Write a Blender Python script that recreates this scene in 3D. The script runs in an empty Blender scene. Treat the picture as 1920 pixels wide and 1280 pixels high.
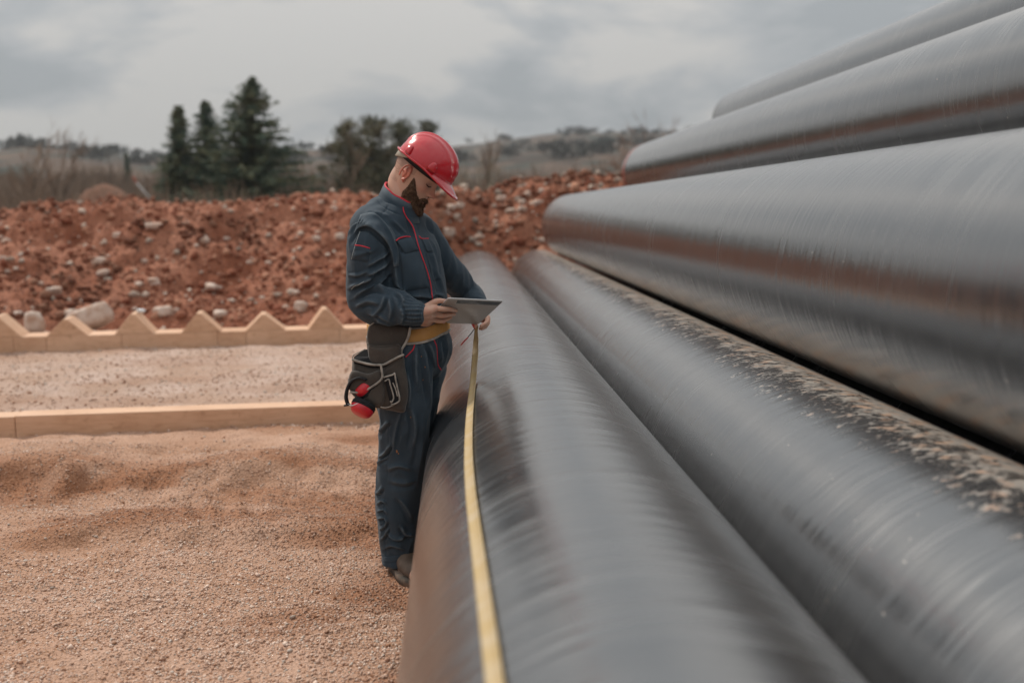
import bpy, bmesh, math, random
import numpy as np
from mathutils import Vector, Matrix, noise as mnoise
from mathutils.bvhtree import BVHTree

random.seed(7)
rng = np.random.default_rng(11)
PI = math.pi

# ------------------------------------------------------------------ camera
F_PX, VPX, VPY, CAM_H = 1867.0, 858.0, 395.0, 1.517      # measured on the 1920 px photograph
CX, CY = 960.0, 640.0
pitch = math.atan((CY - VPY) / F_PX)
yaw = math.atan((CX - VPX) / F_PX * math.cos(pitch))
FW = np.array([math.sin(yaw) * math.cos(pitch), math.cos(yaw) * math.cos(pitch), -math.sin(pitch)])
RT = np.array([math.cos(yaw), -math.sin(yaw), 0.0])
UP = np.cross(RT, FW)
CAM = np.array([0.0, 0.0, CAM_H])
sc = bpy.context.scene
col = sc.collection
cd = bpy.data.cameras.new('camera')
cam = bpy.data.objects.new('camera', cd)
col.objects.link(cam)
cam.matrix_world = Matrix(((RT[0], UP[0], -FW[0], 0), (RT[1], UP[1], -FW[1], 0), (RT[2], UP[2], -FW[2], CAM_H), (0, 0, 0, 1)))
cd.sensor_width = 36.0
cd.lens = 36.0 * F_PX / 1920.0
cd.clip_start = 0.05
cd.clip_end = 8000
cd.dof.use_dof = True
cd.dof.focus_distance = 4.05
cd.dof.aperture_fstop = 1.5
sc.camera = cam

# ------------------------------------------------------------------ world, sun, exposure
SUN_EL, SUN_AZ = math.radians(50), math.radians(-48)       # azimuth from +Y (view direction) towards +X
w = bpy.data.worlds.new('World')
sc.world = w
w.use_nodes = True
nt = w.node_tree
nt.nodes.clear()
def wn(t, **k):
    n = nt.nodes.new(t)
    for a, b in k.items():
        setattr(n, a, b)
    return n
out = wn('ShaderNodeOutputWorld')
bg_sky = wn('ShaderNodeBackground')
bg_cl = wn('ShaderNodeBackground')
sky = wn('ShaderNodeTexSky', sky_type='NISHITA', sun_disc=False, sun_elevation=SUN_EL, sun_rotation=SUN_AZ)
nt.links.new(sky.outputs[0], bg_sky.inputs[0])
bg_sky.inputs[1].default_value = 0.06
tc = wn('ShaderNodeTexCoord')
mp = wn('ShaderNodeMapping')
mp.inputs['Location'].default_value = (0.35, 0.0, 0.14)
mp.inputs['Scale'].default_value = (1.0, 1.0, 2.6)
nt.links.new(tc.outputs['Generated'], mp.inputs[0])
n1 = wn('ShaderNodeTexNoise')
n1.inputs['Scale'].default_value = 4.2
n1.inputs['Detail'].default_value = 8
n1.inputs['Roughness'].default_value = 0.52
n1.inputs['Distortion'].default_value = 0.35
nt.links.new(mp.outputs[0], n1.inputs['Vector'])
cr = wn('ShaderNodeValToRGB')
el = cr.color_ramp.elements
el[0].position = 0.42; el[0].color = (0.290, 0.308, 0.320, 1)
el[1].position = 0.57; el[1].color = (0.455, 0.447, 0.432, 1)
e = cr.color_ramp.elements.new(0.49); e.color = (0.350, 0.362, 0.370, 1)
nt.links.new(n1.outputs[0], cr.inputs[0])
nt.links.new(cr.outputs[0], bg_cl.inputs[0])
sep = wn('ShaderNodeSeparateXYZ')
nt.links.new(tc.outputs['Generated'], sep.inputs[0])
mr = wn('ShaderNodeMapRange')                               # overcast sky: brighter towards the zenith
mr.inputs[1].default_value = 0.0; mr.inputs[2].default_value = 1.0
mr.inputs[3].default_value = 0.95; mr.inputs[4].default_value = 3.1
nt.links.new(sep.outputs[2], mr.inputs[0])
nt.links.new(mr.outputs[0], bg_cl.inputs[1])
mx = wn('ShaderNodeMixShader')
mx.inputs[0].default_value = 0.96
nt.links.new(bg_sky.outputs[0], mx.inputs[1])
nt.links.new(bg_cl.outputs[0], mx.inputs[2])
nt.links.new(mx.outputs[0], out.inputs[0])

sd = bpy.data.lights.new('sun', 'SUN')
sun = bpy.data.objects.new('sun', sd)
col.objects.link(sun)
sd.energy = 2.9
sd.angle = math.radians(7)
sd.color = (1.0, 0.93, 0.84)
sdir = Vector((math.sin(SUN_AZ) * math.cos(SUN_EL), math.cos(SUN_AZ) * math.cos(SUN_EL), math.sin(SUN_EL)))
sun.rotation_euler = sdir.to_track_quat('Z', 'Y').to_euler()
sun.location = (-10, 10, 20)

sc.view_settings.view_transform = 'Standard'
sc.view_settings.look = 'None'
sc.view_settings.exposure = -0.04
sc.view_settings.gamma = 1.0
sc.view_settings.use_curve_mapping = False
sc.render.engine = 'CYCLES'
sc.cycles.max_bounces = 6
sc.cycles.volume_bounces = 0
sc.cycles.volume_step_rate = 20

# ------------------------------------------------------------------ helpers: projection
def ray(px, py):
    return RT * (px - CX) / F_PX + UP * (CY - py) / F_PX + FW
def P(px, py, Y):
    """World point seen at photograph pixel (px, py) at distance Y along the pipes."""
    d = ray(px, py)
    return CAM + d * (Y / d[1])
def proj(v):
    d = v - CAM
    z = d @ FW
    return CX + F_PX * (d @ RT) / z, CY - F_PX * (d @ UP) / z
def px_of(az):
    return CX + F_PX / math.cos(pitch) * np.tan(np.clip(az - yaw, -1.4, 1.4))
# ------------------------------------------------------------------ helpers: noise
def _h(ix, iy, iz, s):
    n = (ix * 374761393 + iy * 668265263 + iz * 2147483647 * 3 + s * 1274126177) & 0xFFFFFFFF
    n = ((n ^ (n >> 13)) * 1274126177) & 0xFFFFFFFF
    return ((n ^ (n >> 16)) & 0xFFFF) / 65535.0
def vn(x, y, z=0.0, s=0):
    x = np.asarray(x, float); y = np.asarray(y, float); z = np.zeros_like(x) + z
    ix, iy, iz = (np.floor(a).astype(np.int64) for a in (x, y, z))
    fx, fy, fz = x - ix, y - iy, z - iz
    fx, fy, fz = (a * a * (3 - 2 * a) for a in (fx, fy, fz))
    r = 0
    for dx in (0, 1):
        for dy in (0, 1):
            for dz in (0, 1):
                r = r + _h(ix + dx, iy + dy, iz + dz, s) * (fx if dx else 1 - fx) * (fy if dy else 1 - fy) * (fz if dz else 1 - fz)
    return r * 2 - 1
def fbm(x, y, z=0.0, o=4, s=0, g=0.5):
    r = 0; a = 1.0; t = 0
    for i in range(o):
        r = r + a * vn(x * 2 ** i + 17 * i, y * 2 ** i - 9 * i, z * 2 ** i, s + i); t += a; a *= g
    return r / t
def sst(x, a=0.0, b=1.0):
    t = np.clip((np.asarray(x, float) - a) / (b - a), 0, 1)
    return t * t * (3 - 2 * t)
# ------------------------------------------------------------------ helpers: meshes
def mk(name, V, F, mat=None, parent=None, smooth=True, attr=None):
    me = bpy.data.meshes.new(name)
    V = np.asarray(V, float)
    if isinstance(F, np.ndarray):
        k = F.shape[1]
        me.vertices.add(len(V)); me.vertices.foreach_set('co', V.ravel())
        me.loops.add(F.size); me.loops.foreach_set('vertex_index', F.ravel().astype(np.int32))
        me.polygons.add(len(F)); me.polygons.foreach_set('loop_start', np.arange(0, F.size, k, dtype=np.int32))
        me.update(calc_edges=True)
    else:
        me.from_pydata([tuple(v) for v in V], [], F)
        me.update()
    if attr is not None:
        a = me.color_attributes.new('tint', 'FLOAT_COLOR', 'POINT')
        A = np.ones((len(V), 4)); A[:, :3] = attr
        a.data.foreach_set('color', A.ravel())
    if smooth:
        me.polygons.foreach_set('use_smooth', [True] * len(me.polygons))
    if mat: me.materials.append(mat)
    o = bpy.data.objects.new(name, me)
    col.objects.link(o)
    if parent: o.parent = parent
    return o
def tag(o, label=None, cat=None, group=None, kind=None):
    if label: o['label'] = label
    if cat: o['category'] = cat
    if group: o['group'] = group
    if kind: o['kind'] = kind
    return o
def empty(name, loc=(0, 0, 0)):
    o = bpy.data.objects.new(name, None)
    o.empty_display_size = 0.1
    col.objects.link(o)
    return o                       # children carry world coordinates; the base is marked by base()
def base(o, loc):
    """Move a thing's Empty to its base while its children stay where they are."""
    loc = Vector([float(c) for c in loc])
    o.location = loc
    for c in o.children:
        c.matrix_parent_inverse = Matrix.Translation(-loc)
class MB:
    def __init__(s): s.v = []; s.f = []; s.n = 0
    def add(s, V, F):
        s.v.append(np.asarray(V, float)); s.f += [tuple(i + s.n for i in f) for f in F]; s.n += len(V)
    def build(s, name, mat=None, parent=None, smooth=True):
        return mk(name, np.vstack(s.v), s.f, mat, parent, smooth)
def loft(rings, caps=True, closed=True):
    n = len(rings[0]); V = np.vstack(rings); Fs = []
    for i in range(len(rings) - 1):
        for j in range(n if closed else n - 1):
            k = (j + 1) % n
            Fs.append((i * n + j, i * n + k, (i + 1) * n + k, (i + 1) * n + j))
    if caps:
        c0 = len(V); V = np.vstack([V, rings[0].mean(0), rings[-1].mean(0)])
        for j in range(n):
            k = (j + 1) % n
            Fs.append((c0, k, j)); Fs.append((c0 + 1, (len(rings) - 1) * n + j, (len(rings) - 1) * n + k))
    return V, Fs
def catmull(Pts, m=8):
    Pts = np.asarray(Pts, float)
    if len(Pts) < 3: 
        t = np.linspace(0, 1, m + 1)[:, None]
        return Pts[0] * (1 - t) + Pts[1] * t
    Q = np.vstack([2 * Pts[0] - Pts[1], Pts, 2 * Pts[-1] - Pts[-2]])
    o = []
    for i in range(1, len(Q) - 2):
        for t in np.linspace(0, 1, m, endpoint=False):
            a, b, c, d = Q[i - 1], Q[i], Q[i + 1], Q[i + 2]
            o.append(0.5 * ((2 * b) + (-a + c) * t + (2 * a - 5 * b + 4 * c - d) * t * t + (-a + 3 * b - 3 * c + d) * t ** 3))
    o.append(Q[-2])
    return np.array(o)
def tube(pts, rad, n=16, m=6, flat=1.0, up=None):
    """Round (or flattened) tube along points with a radius per point, rounded ends."""
    pts = np.asarray(pts, float)
    rad = np.asarray(rad, float) * np.ones(len(pts))
    D = np.hstack([pts, rad[:, None]])
    D = catmull(D, m) if m > 1 else D
    C, R = D[:, :3], np.maximum(D[:, 3], 1e-4)
    T = np.gradient(C, axis=0); T /= np.linalg.norm(T, axis=1)[:, None] + 1e-12
    u = np.array(up if up is not None else (0.13, 0.31, 0.94), float)
    rings = []
    def ring(c, t, r, u):
        u = u - t * (u @ t); u = u / np.linalg.norm(u); s = np.cross(t, u)
        a = np.linspace(0, 2 * PI, n, endpoint=False)
        return c + r * (np.cos(a)[:, None] * u * flat + np.sin(a)[:, None] * s), u
    for k in (0.25, 0.7):
        r, u = ring(C[0] - T[0] * R[0] * (1 - k) * 0.9, T[0], R[0] * math.sqrt(1 - (1 - k) ** 2), u); rings.append(r)
    for i in range(len(C)):
        r, u = ring(C[i], T[i], R[i], u); rings.append(r)
    for k in (0.7, 0.25):
        r, u = ring(C[-1] + T[-1] * R[-1] * (1 - k) * 0.9, T[-1], R[-1] * math.sqrt(1 - (1 - k) ** 2), u); rings.append(r)
    return loft(rings)
def box(c, sx, sy, sz, R=None):
    q = np.array([[x, y, z] for x in (-1, 1) for y in (-1, 1) for z in (-1, 1)], float) * np.array([sx, sy, sz]) / 2
    if R is not None: q = q @ np.asarray(R).T
    return q + np.asarray(c), [(0, 1, 3, 2), (4, 6, 7, 5), (0, 4, 5, 1), (2, 3, 7, 6), (0, 2, 6, 4), (1, 5, 7, 3)]
def bevel(o, w=0.004, seg=2):
    m = o.modifiers.new('bevel', 'BEVEL'); m.width = w; m.segments = seg; m.limit_method = 'ANGLE'
    return o
ICO = None
def ico():
    global ICO
    if ICO is None:
        bm = bmesh.new(); bmesh.ops.create_icosphere(bm, subdivisions=1, radius=1)
        ICO = (np.array([v.co[:] for v in bm.verts]), np.array([[v.index for v in f.verts] for f in bm.faces])); bm.free()
    return ICO
def stones(C, S, tint, flat=0.7, s=3, jit=0.28):
    """Many small angular stones as one mesh: centres C, sizes S."""
    V0, F0 = ico(); n = len(C); k = len(V0); r = np.random.default_rng(s)
    a, b = r.uniform(0, 2 * PI, n), r.uniform(0, 2 * PI, n)
    V = np.broadcast_to(V0, (n, k, 3)) * (1 + jit * r.standard_normal((n, k, 1)).clip(-1.6, 1.6))
    V = V * r.uniform(0.65, 1.25, (n, 1, 3))
    x, y, z = V[..., 0], V[..., 1], V[..., 2] * flat
    ca, sa, cb, sb = np.cos(a)[:, None], np.sin(a)[:, None], np.cos(b * 0.12)[:, None], np.sin(b * 0.12)[:, None]
    x, z = x * cb - z * sb, x * sb + z * cb
    x, y = x * ca - y * sa, x * sa + y * ca
    V = np.stack([x, y, z], -1) * S[:, None, None] + C[:, None, :]
    Fc = (F0[None] + (np.arange(n) * k)[:, None, None]).reshape(-1, 3)
    return V.reshape(-1, 3), Fc, np.repeat(tint, k, axis=0)
def remesh(o, vox, smooth=2):
    m = o.modifiers.new('r', 'REMESH'); m.mode = 'VOXEL'; m.voxel_size = vox
    if smooth:
        s = o.modifiers.new('s', 'SMOOTH'); s.iterations = smooth; s.factor = 0.5
    dg = bpy.context.evaluated_depsgraph_get(); dg.update()
    me = bpy.data.meshes.new_from_object(o.evaluated_get(dg))
    o.modifiers.clear(); old = o.data; o.data = me; bpy.data.meshes.remove(old)
    return o
def getv(o):
    V = np.empty(len(o.data.vertices) * 3); o.data.vertices.foreach_get('co', V); V = V.reshape(-1, 3)
    N = np.empty(len(V) * 3); o.data.vertices.foreach_get('normal', N)
    return V, N.reshape(-1, 3)
def setv(o, V):
    o.data.vertices.foreach_set('co', V.ravel()); o.data.update()
    o.data.polygons.foreach_set('use_smooth', [True] * len(o.data.polygons))
def bvh_of(o):
    dg = bpy.context.evaluated_depsgraph_get(); dg.update()
    return BVHTree.FromObject(o, dg)
def hit(b, px, py, lift=0.002, Y=4.0):
    d = Vector(ray(px, py)).normalized()
    loc, nrm, _, _ = b.ray_cast(Vector(CAM), d)
    if loc is None: return P(px, py, Y)
    return np.array(loc - d * lift)

# ------------------------------------------------------------------ helpers: materials
def mat(name, base=(.5, .5, .5), rough=.7, spec=.5, metal=0.0, noise=None, bump=None, tint=False, coat=0, sheen=0, sss=0, fine=None):
    """noise = (scale, second colour, detail, lo, hi); bump = (scale, strength, distance, detail); all procedural."""
    m = bpy.data.materials.new(name); m.use_nodes = True
    t = m.node_tree; b = t.nodes['Principled BSDF']
    b.inputs['Roughness'].default_value = rough
    b.inputs['Metallic'].default_value = metal
    b.inputs['Specular IOR Level'].default_value = spec
    b.inputs['Coat Weight'].default_value = coat
    b.inputs['Sheen Weight'].default_value = sheen
    b.inputs['Base Color'].default_value = (*base, 1)
    if sss:
        b.inputs['Subsurface Weight'].default_value = sss
        b.inputs['Subsurface Radius'].default_value = (0.012, 0.004, 0.002)
        b.inputs['Subsurface Scale'].default_value = 0.6
    g = t.nodes.new('ShaderNodeTexCoord')
    src = None
    if noise:
        n = t.nodes.new('ShaderNodeTexNoise'); n.inputs['Scale'].default_value = noise[0]; n.inputs['Detail'].default_value = noise[2]
        t.links.new(g.outputs['Object'], n.inputs['Vector'])
        r = t.nodes.new('ShaderNodeMapRange'); r.inputs[1].default_value = noise[3]; r.inputs[2].default_value = noise[4]
        t.links.new(n.outputs[0], r.inputs[0])
        x = t.nodes.new('ShaderNodeMix'); x.data_type = 'RGBA'
        x.inputs[6].default_value = (*base, 1); x.inputs[7].default_value = (*noise[1], 1)
        t.links.new(r.outputs[0], x.inputs[0]); src = x.outputs[2]
    if fine:                                   # second colour layer
        n = t.nodes.new('ShaderNodeTexNoise'); n.inputs['Scale'].default_value = fine[0]; n.inputs['Detail'].default_value = fine[2]
        t.links.new(g.outputs['Object'], n.inputs['Vector'])
        r = t.nodes.new('ShaderNodeMapRange'); r.inputs[1].default_value = fine[3]; r.inputs[2].default_value = fine[4]
        t.links.new(n.outputs[0], r.inputs[0])
        x = t.nodes.new('ShaderNodeMix'); x.data_type = 'RGBA'
        x.inputs[6].default_value = (*base, 1); x.inputs[7].default_value = (*fine[1], 1)
        if src: t.links.new(src, x.inputs[6])
        t.links.new(r.outputs[0], x.inputs[0]); src = x.outputs[2]
    if tint:
        a = t.nodes.new('ShaderNodeVertexColor'); a.layer_name = 'tint'
        if src:
            x = t.nodes.new('ShaderNodeMix'); x.data_type = 'RGBA'; x.blend_type = 'MULTIPLY'; x.inputs[0].default_value = 1
            t.links.new(src, x.inputs[6]); t.links.new(a.outputs[0], x.inputs[7]); src = x.outputs[2]
        else: src = a.outputs[0]
    if src: t.links.new(src, b.inputs['Base Color'])
    if bump:
        n = t.nodes.new('ShaderNodeTexNoise'); n.inputs['Scale'].default_value = bump[0]; n.inputs['Detail'].default_value = bump[3]
        t.links.new(g.outputs['Object'], n.inputs['Vector'])
        p = t.nodes.new('ShaderNodeBump'); p.inputs['Strength'].default_value = bump[1]; p.inputs['Distance'].default_value = bump[2]
        t.links.new(n.outputs[0], p.inputs['Height']); t.links.new(p.outputs[0], b.inputs['Normal'])
    return m

def add_wear(m, colr, lo=.505, hi=.56):
    t = m.node_tree; b = t.nodes['Principled BSDF']; src = b.inputs['Base Color'].links[0].from_socket
    g = t.nodes.new('ShaderNodeNewGeometry'); r = t.nodes.new('ShaderNodeMapRange'); r.inputs[1].default_value = lo; r.inputs[2].default_value = hi
    t.links.new(g.outputs['Pointiness'], r.inputs[0]); x = t.nodes.new('ShaderNodeMix'); x.data_type = 'RGBA'; x.inputs[7].default_value = (*colr, 1)
    t.links.new(r.outputs[0], x.inputs[0]); t.links.new(src, x.inputs[6]); t.links.new(x.outputs[2], b.inputs['Base Color'])
def pipe_mat(name, mud=0.0, dust=0.35, seed=0.0):
    """Black polyethylene coating with fine streaks round the pipe; mud = dried spatter on the upper right flank."""
    m = bpy.data.materials.new(name); m.use_nodes = True
    t = m.node_tree; L = t.links.new; N = t.nodes.new
    b = t.nodes['Principled BSDF']
    g = N('ShaderNodeTexCoord')
    def mapped(sx, sy, sz, rot=0.0):
        q = N('ShaderNodeMapping'); q.inputs['Scale'].default_value = (sx, sy, sz); q.inputs['Rotation'].default_value = (0, 0, rot)
        q.inputs['Location'].default_value = (seed, seed * 2.3, seed)
        L(g.outputs['Object'], q.inputs[0]); return q.outputs[0]
    def nz(vec, scale, det=3, rough=.55):
        n = N('ShaderNodeTexNoise'); n.inputs['Scale'].default_value = scale; n.inputs['Detail'].default_value = det
        n.inputs['Roughness'].default_value = rough
        L(vec, n.inputs['Vector']); return n.outputs[0]
    def rng_(v, a, b_, c=0.0, d=1.0):
        r = N('ShaderNodeMapRange'); r.inputs[1].default_value = a; r.inputs[2].default_value = b_; r.inputs[3].default_value = c; r.inputs[4].default_value = d
        L(v, r.inputs[0]); return r.outputs[0]
    def mth(op, a, b_):
        q = N('ShaderNodeMath'); q.operation = op
        for i, v in enumerate((a, b_)):
            if isinstance(v, (int, float)): q.inputs[i].default_value = v
            else: L(v, q.inputs[i])
        return q.outputs[0]
    def mixc(fac, a, c):
        x = N('ShaderNodeMix'); x.data_type = 'RGBA'
        if isinstance(fac, (int, float)): x.inputs[0].default_value = fac
        else: L(fac, x.inputs[0])
        for i, v in ((6, a), (7, c)):
            if isinstance(v, tuple): x.inputs[i].default_value = (*v, 1)
            else: L(v, x.inputs[i])
        return x.outputs[2]
    streak = nz(mapped(1.2, 38, 1.2, 0.05), 1.0, 4, .6)
    wide = nz(mapped(1.6, 7, 1.6, 0.05), 1.0, 3, .5)
    ragged = nz(mapped(2.6, 17, 2.6, 0.06), 1.0, 3, .5)
    blot = nz(mapped(1, 1, 1), 2.2, 5, .6)
    cdust = mth('MULTIPLY', rng_(streak, .42, .72), rng_(blot, .35, .7))
    base_c = mixc(mth('MULTIPLY', cdust, dust), (.016, .016, .017), (.12, .113, .105))
    spk = nz(mapped(60, 42, 60), 1.0, 2, .5)
    spm = nz(mapped(1, 1.2, 1), 3.1, 3, .6)
    specks = mth('MULTIPLY', rng_(spk, .70, .76), rng_(spm, .52, .62))
    base_c = mixc(mth('MULTIPLY', specks, .8), base_c, (.34, .30, .26))
    rough = mth('ADD', rng_(wide, .3, .7, .20, .27), mth('MULTIPLY', cdust, .08))
    if mud:
        s = N('ShaderNodeSeparateXYZ'); L(g.outputs['Object'], s.inputs[0])
        ang = mth('ARCTAN2', s.outputs[0], s.outputs[2])                 # 0 = top, + = right
        wob = mth('MULTIPLY', nz(mapped(1, 2.0, 1), 1.3, 3), .28)
        a2 = mth('ADD', ang, wob)
        dens = mth('MULTIPLY', rng_(a2, -.30, .40), rng_(a2, 1.9, 1.35))
        dr = nz(mapped(46, 62, 46, .1), 1.0, 4, .65)
        big = nz(mapped(13, 17, 13, .1), 1.0, 3, .6)
        thr = mth('ADD', mth('MULTIPLY', dr, .55), mth('MULTIPLY', big, .45))
        cover = rng_(mth('ADD', thr, mth('MULTIPLY', dens, .235)), .60, .70)
        cover = mth('MULTIPLY', mth('MULTIPLY', cover, rng_(dens, .0, .12)), mud)
        mc = mixc(rng_(nz(mapped(20, 20, 20), 1.0, 2), .5, .66), (.27, .225, .18), (.42, .21, .09))
        base_c = mixc(cover, base_c, mc)
        rough = mth('ADD', rough, mth('MULTIPLY', cover, .6))
    L(base_c, b.inputs['Base Color'])
    L(rough, b.inputs['Roughness'])
    b.inputs['Specular IOR Level'].default_value = 1.0
    b.inputs['IOR'].default_value = 2.02
    b.inputs['Coat Weight'].default_value = 0.6
    b.inputs['Coat Roughness'].default_value = 0.22
    hgt = mth('ADD', mth('MULTIPLY', streak, .7), mth('ADD', mth('MULTIPLY', wide, 1.0), mth('MULTIPLY', ragged, 1.2)))
    bp = N('ShaderNodeBump'); bp.inputs['Strength'].default_value = .55; bp.inputs['Distance'].default_value = .004
    L(hgt, bp.inputs['Height']); L(bp.outputs[0], b.inputs['Normal']); L(bp.outputs[0], b.inputs['Coat Normal'])
    return m

M = {}
M['soil'] = mat('red_soil', (.245, .09, .050), .95, .2, noise=(1.1, (.36, .16, .10), 8, .40, .62), fine=(24, (.16, .065, .044), 6, .52, .68), bump=(22, .9, .03, 8))
M['clod'] = mat('soil_clods', (1, 1, 1), .95, .2, tint=True, bump=(60, .6, .01, 4))
M['stone'] = mat('pale_stone', (.58, .47, .40), .85, .3, noise=(9, (.42, .28, .21), 6, .4, .66), bump=(30, .6, .01, 6))
M['gravel'] = mat('gravel_grains', (1, 1, 1), .85, .3, tint=True)
M['hill'] = mat('hill_ground', (.062, .048, .040), .95, .1, noise=(.02, (.125, .088, .066), 8, .42, .60), fine=(.045, (.045, .055, .048), 8, .50, .60))
M['wood'] = mat('planed_timber', (.70, .46, .31), .6, .35, noise=(2.5, (.62, .385, .245), 6, .35, .7), fine=(14, (.44, .26, .15), 6, .60, .80), bump=(40, .15, .003, 4))
M['bark'] = mat('bark', (.075, .06, .048), .9, .2, bump=(12, .6, .03, 5))
M['heap'] = mat('distant_red_earth', (.21, .115, .08), .95, .1, noise=(.5, (.16, .105, .08), 6, .4, .6))
M['twig'] = mat('bare_twigs', (.27, .195, .145), .9, .1, noise=(.35, (.17, .13, .10), 4, .35, .65))
M['twig_red'] = mat('russet_twigs', (.27, .165, .115), .9, .1, noise=(.35, (.18, .13, .10), 4, .35, .65))
M['twig_pale'] = mat('pale_twigs', (.36, .33, .27), .9, .1, noise=(.9, (.26, .23, .18), 4, .35, .65))
M['spruce'] = mat('spruce_needles', (.075, .11, .078), .75, .2, noise=(1.2, (.18, .18, .10), 5, .42, .66))
M['pine'] = mat('pine_needles', (.10, .105, .07), .75, .2, noise=(1.0, (.17, .15, .095), 5, .42, .66))
M['cloth'] = mat('navy_work_cloth', (.026, .043, .060), .82, .25, noise=(7, (.040, .060, .080), 6, .35, .7), fine=(300, (.045, .062, .08), 2, .60, .85), bump=(340, .25, .0012, 2), sheen=.08)
def grain(m):
    t = m.node_tree; b = t.nodes['Principled BSDF']; src = b.inputs['Base Color'].links[0].from_socket
    g = t.nodes.new('ShaderNodeTexCoord'); q = t.nodes.new('ShaderNodeMapping'); q.inputs['Scale'].default_value = (2.2, 45, 45); t.links.new(g.outputs['Object'], q.inputs[0])
    n = t.nodes.new('ShaderNodeTexNoise'); n.inputs['Scale'].default_value = 1.0; n.inputs['Detail'].default_value = 5; n.inputs['Distortion'].default_value = .6; t.links.new(q.outputs[0], n.inputs['Vector'])
    oi = t.nodes.new('ShaderNodeObjectInfo'); a = t.nodes.new('ShaderNodeMath'); a.operation = 'MULTIPLY_ADD'; a.inputs[1].default_value = .34; a.inputs[2].default_value = 0
    t.links.new(oi.outputs['Random'], a.inputs[0]); r = t.nodes.new('ShaderNodeMapRange'); r.inputs[1].default_value = .42; r.inputs[2].default_value = .72; r.inputs[4].default_value = .42
    t.links.new(n.outputs[0], r.inputs[0]); c = t.nodes.new('ShaderNodeMath'); c.operation = 'ADD'; t.links.new(r.outputs[0], c.inputs[0]); t.links.new(a.outputs[0], c.inputs[1])
    x = t.nodes.new('ShaderNodeMix'); x.data_type = 'RGBA'; x.blend_type = 'MULTIPLY'; x.inputs[7].default_value = (.62, .52, .45, 1)
    t.links.new(c.outputs[0], x.inputs[0]); t.links.new(src, x.inputs[6]); t.links.new(x.outputs[2], b.inputs['Base Color'])
grain(M['wood'])
add_wear(M['cloth'], (.10, .125, .145), .52, .60)
M['cloth_stain'] = mat('orange_mud_fleck', (.30, .13, .05), .9, .2)
M['piping'] = mat('red_piping', (.62, .03, .05), .6, .4, noise=(60, (.5, .02, .04), 2, .4, .6))
M['reflect'] = mat('grey_piping', (.35, .40, .42), .5, .5)
M['skin'] = mat('skin', (1, 1, 1), .48, .45, tint=True, sss=.12, bump=(260, .15, .001, 3))
M['beard'] = mat('dark_beard', (.085, .050, .032), .8, .2, noise=(90, (.19, .115, .072), 4, .4, .7), bump=(160, 1.0, .004, 4))
M['lash'] = mat('dark_lash', (.02, .013, .01), .8, .2)
M['helmet'] = mat('red_plastic', (.52, .012, .022), .22, .55, noise=(6, (.47, .010, .020), 4, .4, .6), fine=(45, (.40, .06, .06), 5, .66, .8), coat=.5, bump=(30, .04, .002, 3))
M['strap_b'] = mat('black_strap', (.015, .015, .017), .6, .3)
M['strap_w'] = mat('beige_harness', (.42, .38, .31), .6, .4)
M['alu'] = mat('tablet_aluminium', (.40, .37, .345), .5, .4, metal=.25, noise=(400, (.37, .345, .32), 2, .4, .6))
M['glass'] = mat('tablet_screen', (.01, .01, .012), .05, .6)
M['darkband'] = mat('tablet_aerial_band', (.045, .05, .055), .4, .5)
M['whitep'] = mat('white_edge', (.6, .6, .6), .4, .5)
M['tape'] = None
M['redtab'] = mat('red_plastic_tab', (.55, .04, .03), .4, .5)
M['pouch'] = mat('brown_canvas', (.055, .046, .040), .88, .2, noise=(9, (.080, .067, .057), 6, .35, .7), fine=(40, (.11, .085, .065), 6, .66, .85), bump=(260, .4, .0015, 3), sheen=.2)
M['trim'] = mat('grey_binding', (.37, .335, .295), .8, .3, noise=(40, (.20, .18, .16), 4, .4, .7), bump=(300, .4, .001, 2))
M['belt'] = mat('tan_padded_belt', (.44, .235, .085), .75, .3, noise=(14, (.40, .19, .045), 6, .35, .7), bump=(120, .3, .002, 3))
M['muff'] = mat('red_muff_shell', (.58, .014, .026), .33, .5, coat=.3, noise=(30, (.45, .02, .03), 3, .5, .7))
M['foam'] = mat('black_foam', (.02, .02, .022), .85, .2)
M['boot'] = mat('brown_boot_leather', (.10, .07, .052), .6, .35, noise=(22, (.16, .115, .085), 6, .42, .72), bump=(90, .4, .002, 4))
M['sole'] = mat('boot_sole', (.09, .075, .062), .85, .2, noise=(30, (.22, .15, .11), 5, .45, .7))
M['lace'] = mat('dark_lace', (.05, .02, .03), .8, .2)
M['band'] = mat('orange_end_paint', (.34, .08, .045), .6, .4, noise=(10, (.36, .07, .04), 3, .4, .6))
M['steel'] = mat('rusty_steel', (.11, .065, .045), .7, .4, metal=.3, noise=(8, (.06, .045, .04), 5, .4, .6))

def ground_mat():
    m = mat('gravel_bed', (.52, .335, .245), .95, .2, noise=(1.4, (.43, .25, .165), 8, .38, .62), fine=(95, (.30, .155, .085), 5, .52, .66), bump=(70, 1.0, .02, 6), tint=True)
    return m
M['ground'] = ground_mat()

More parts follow.
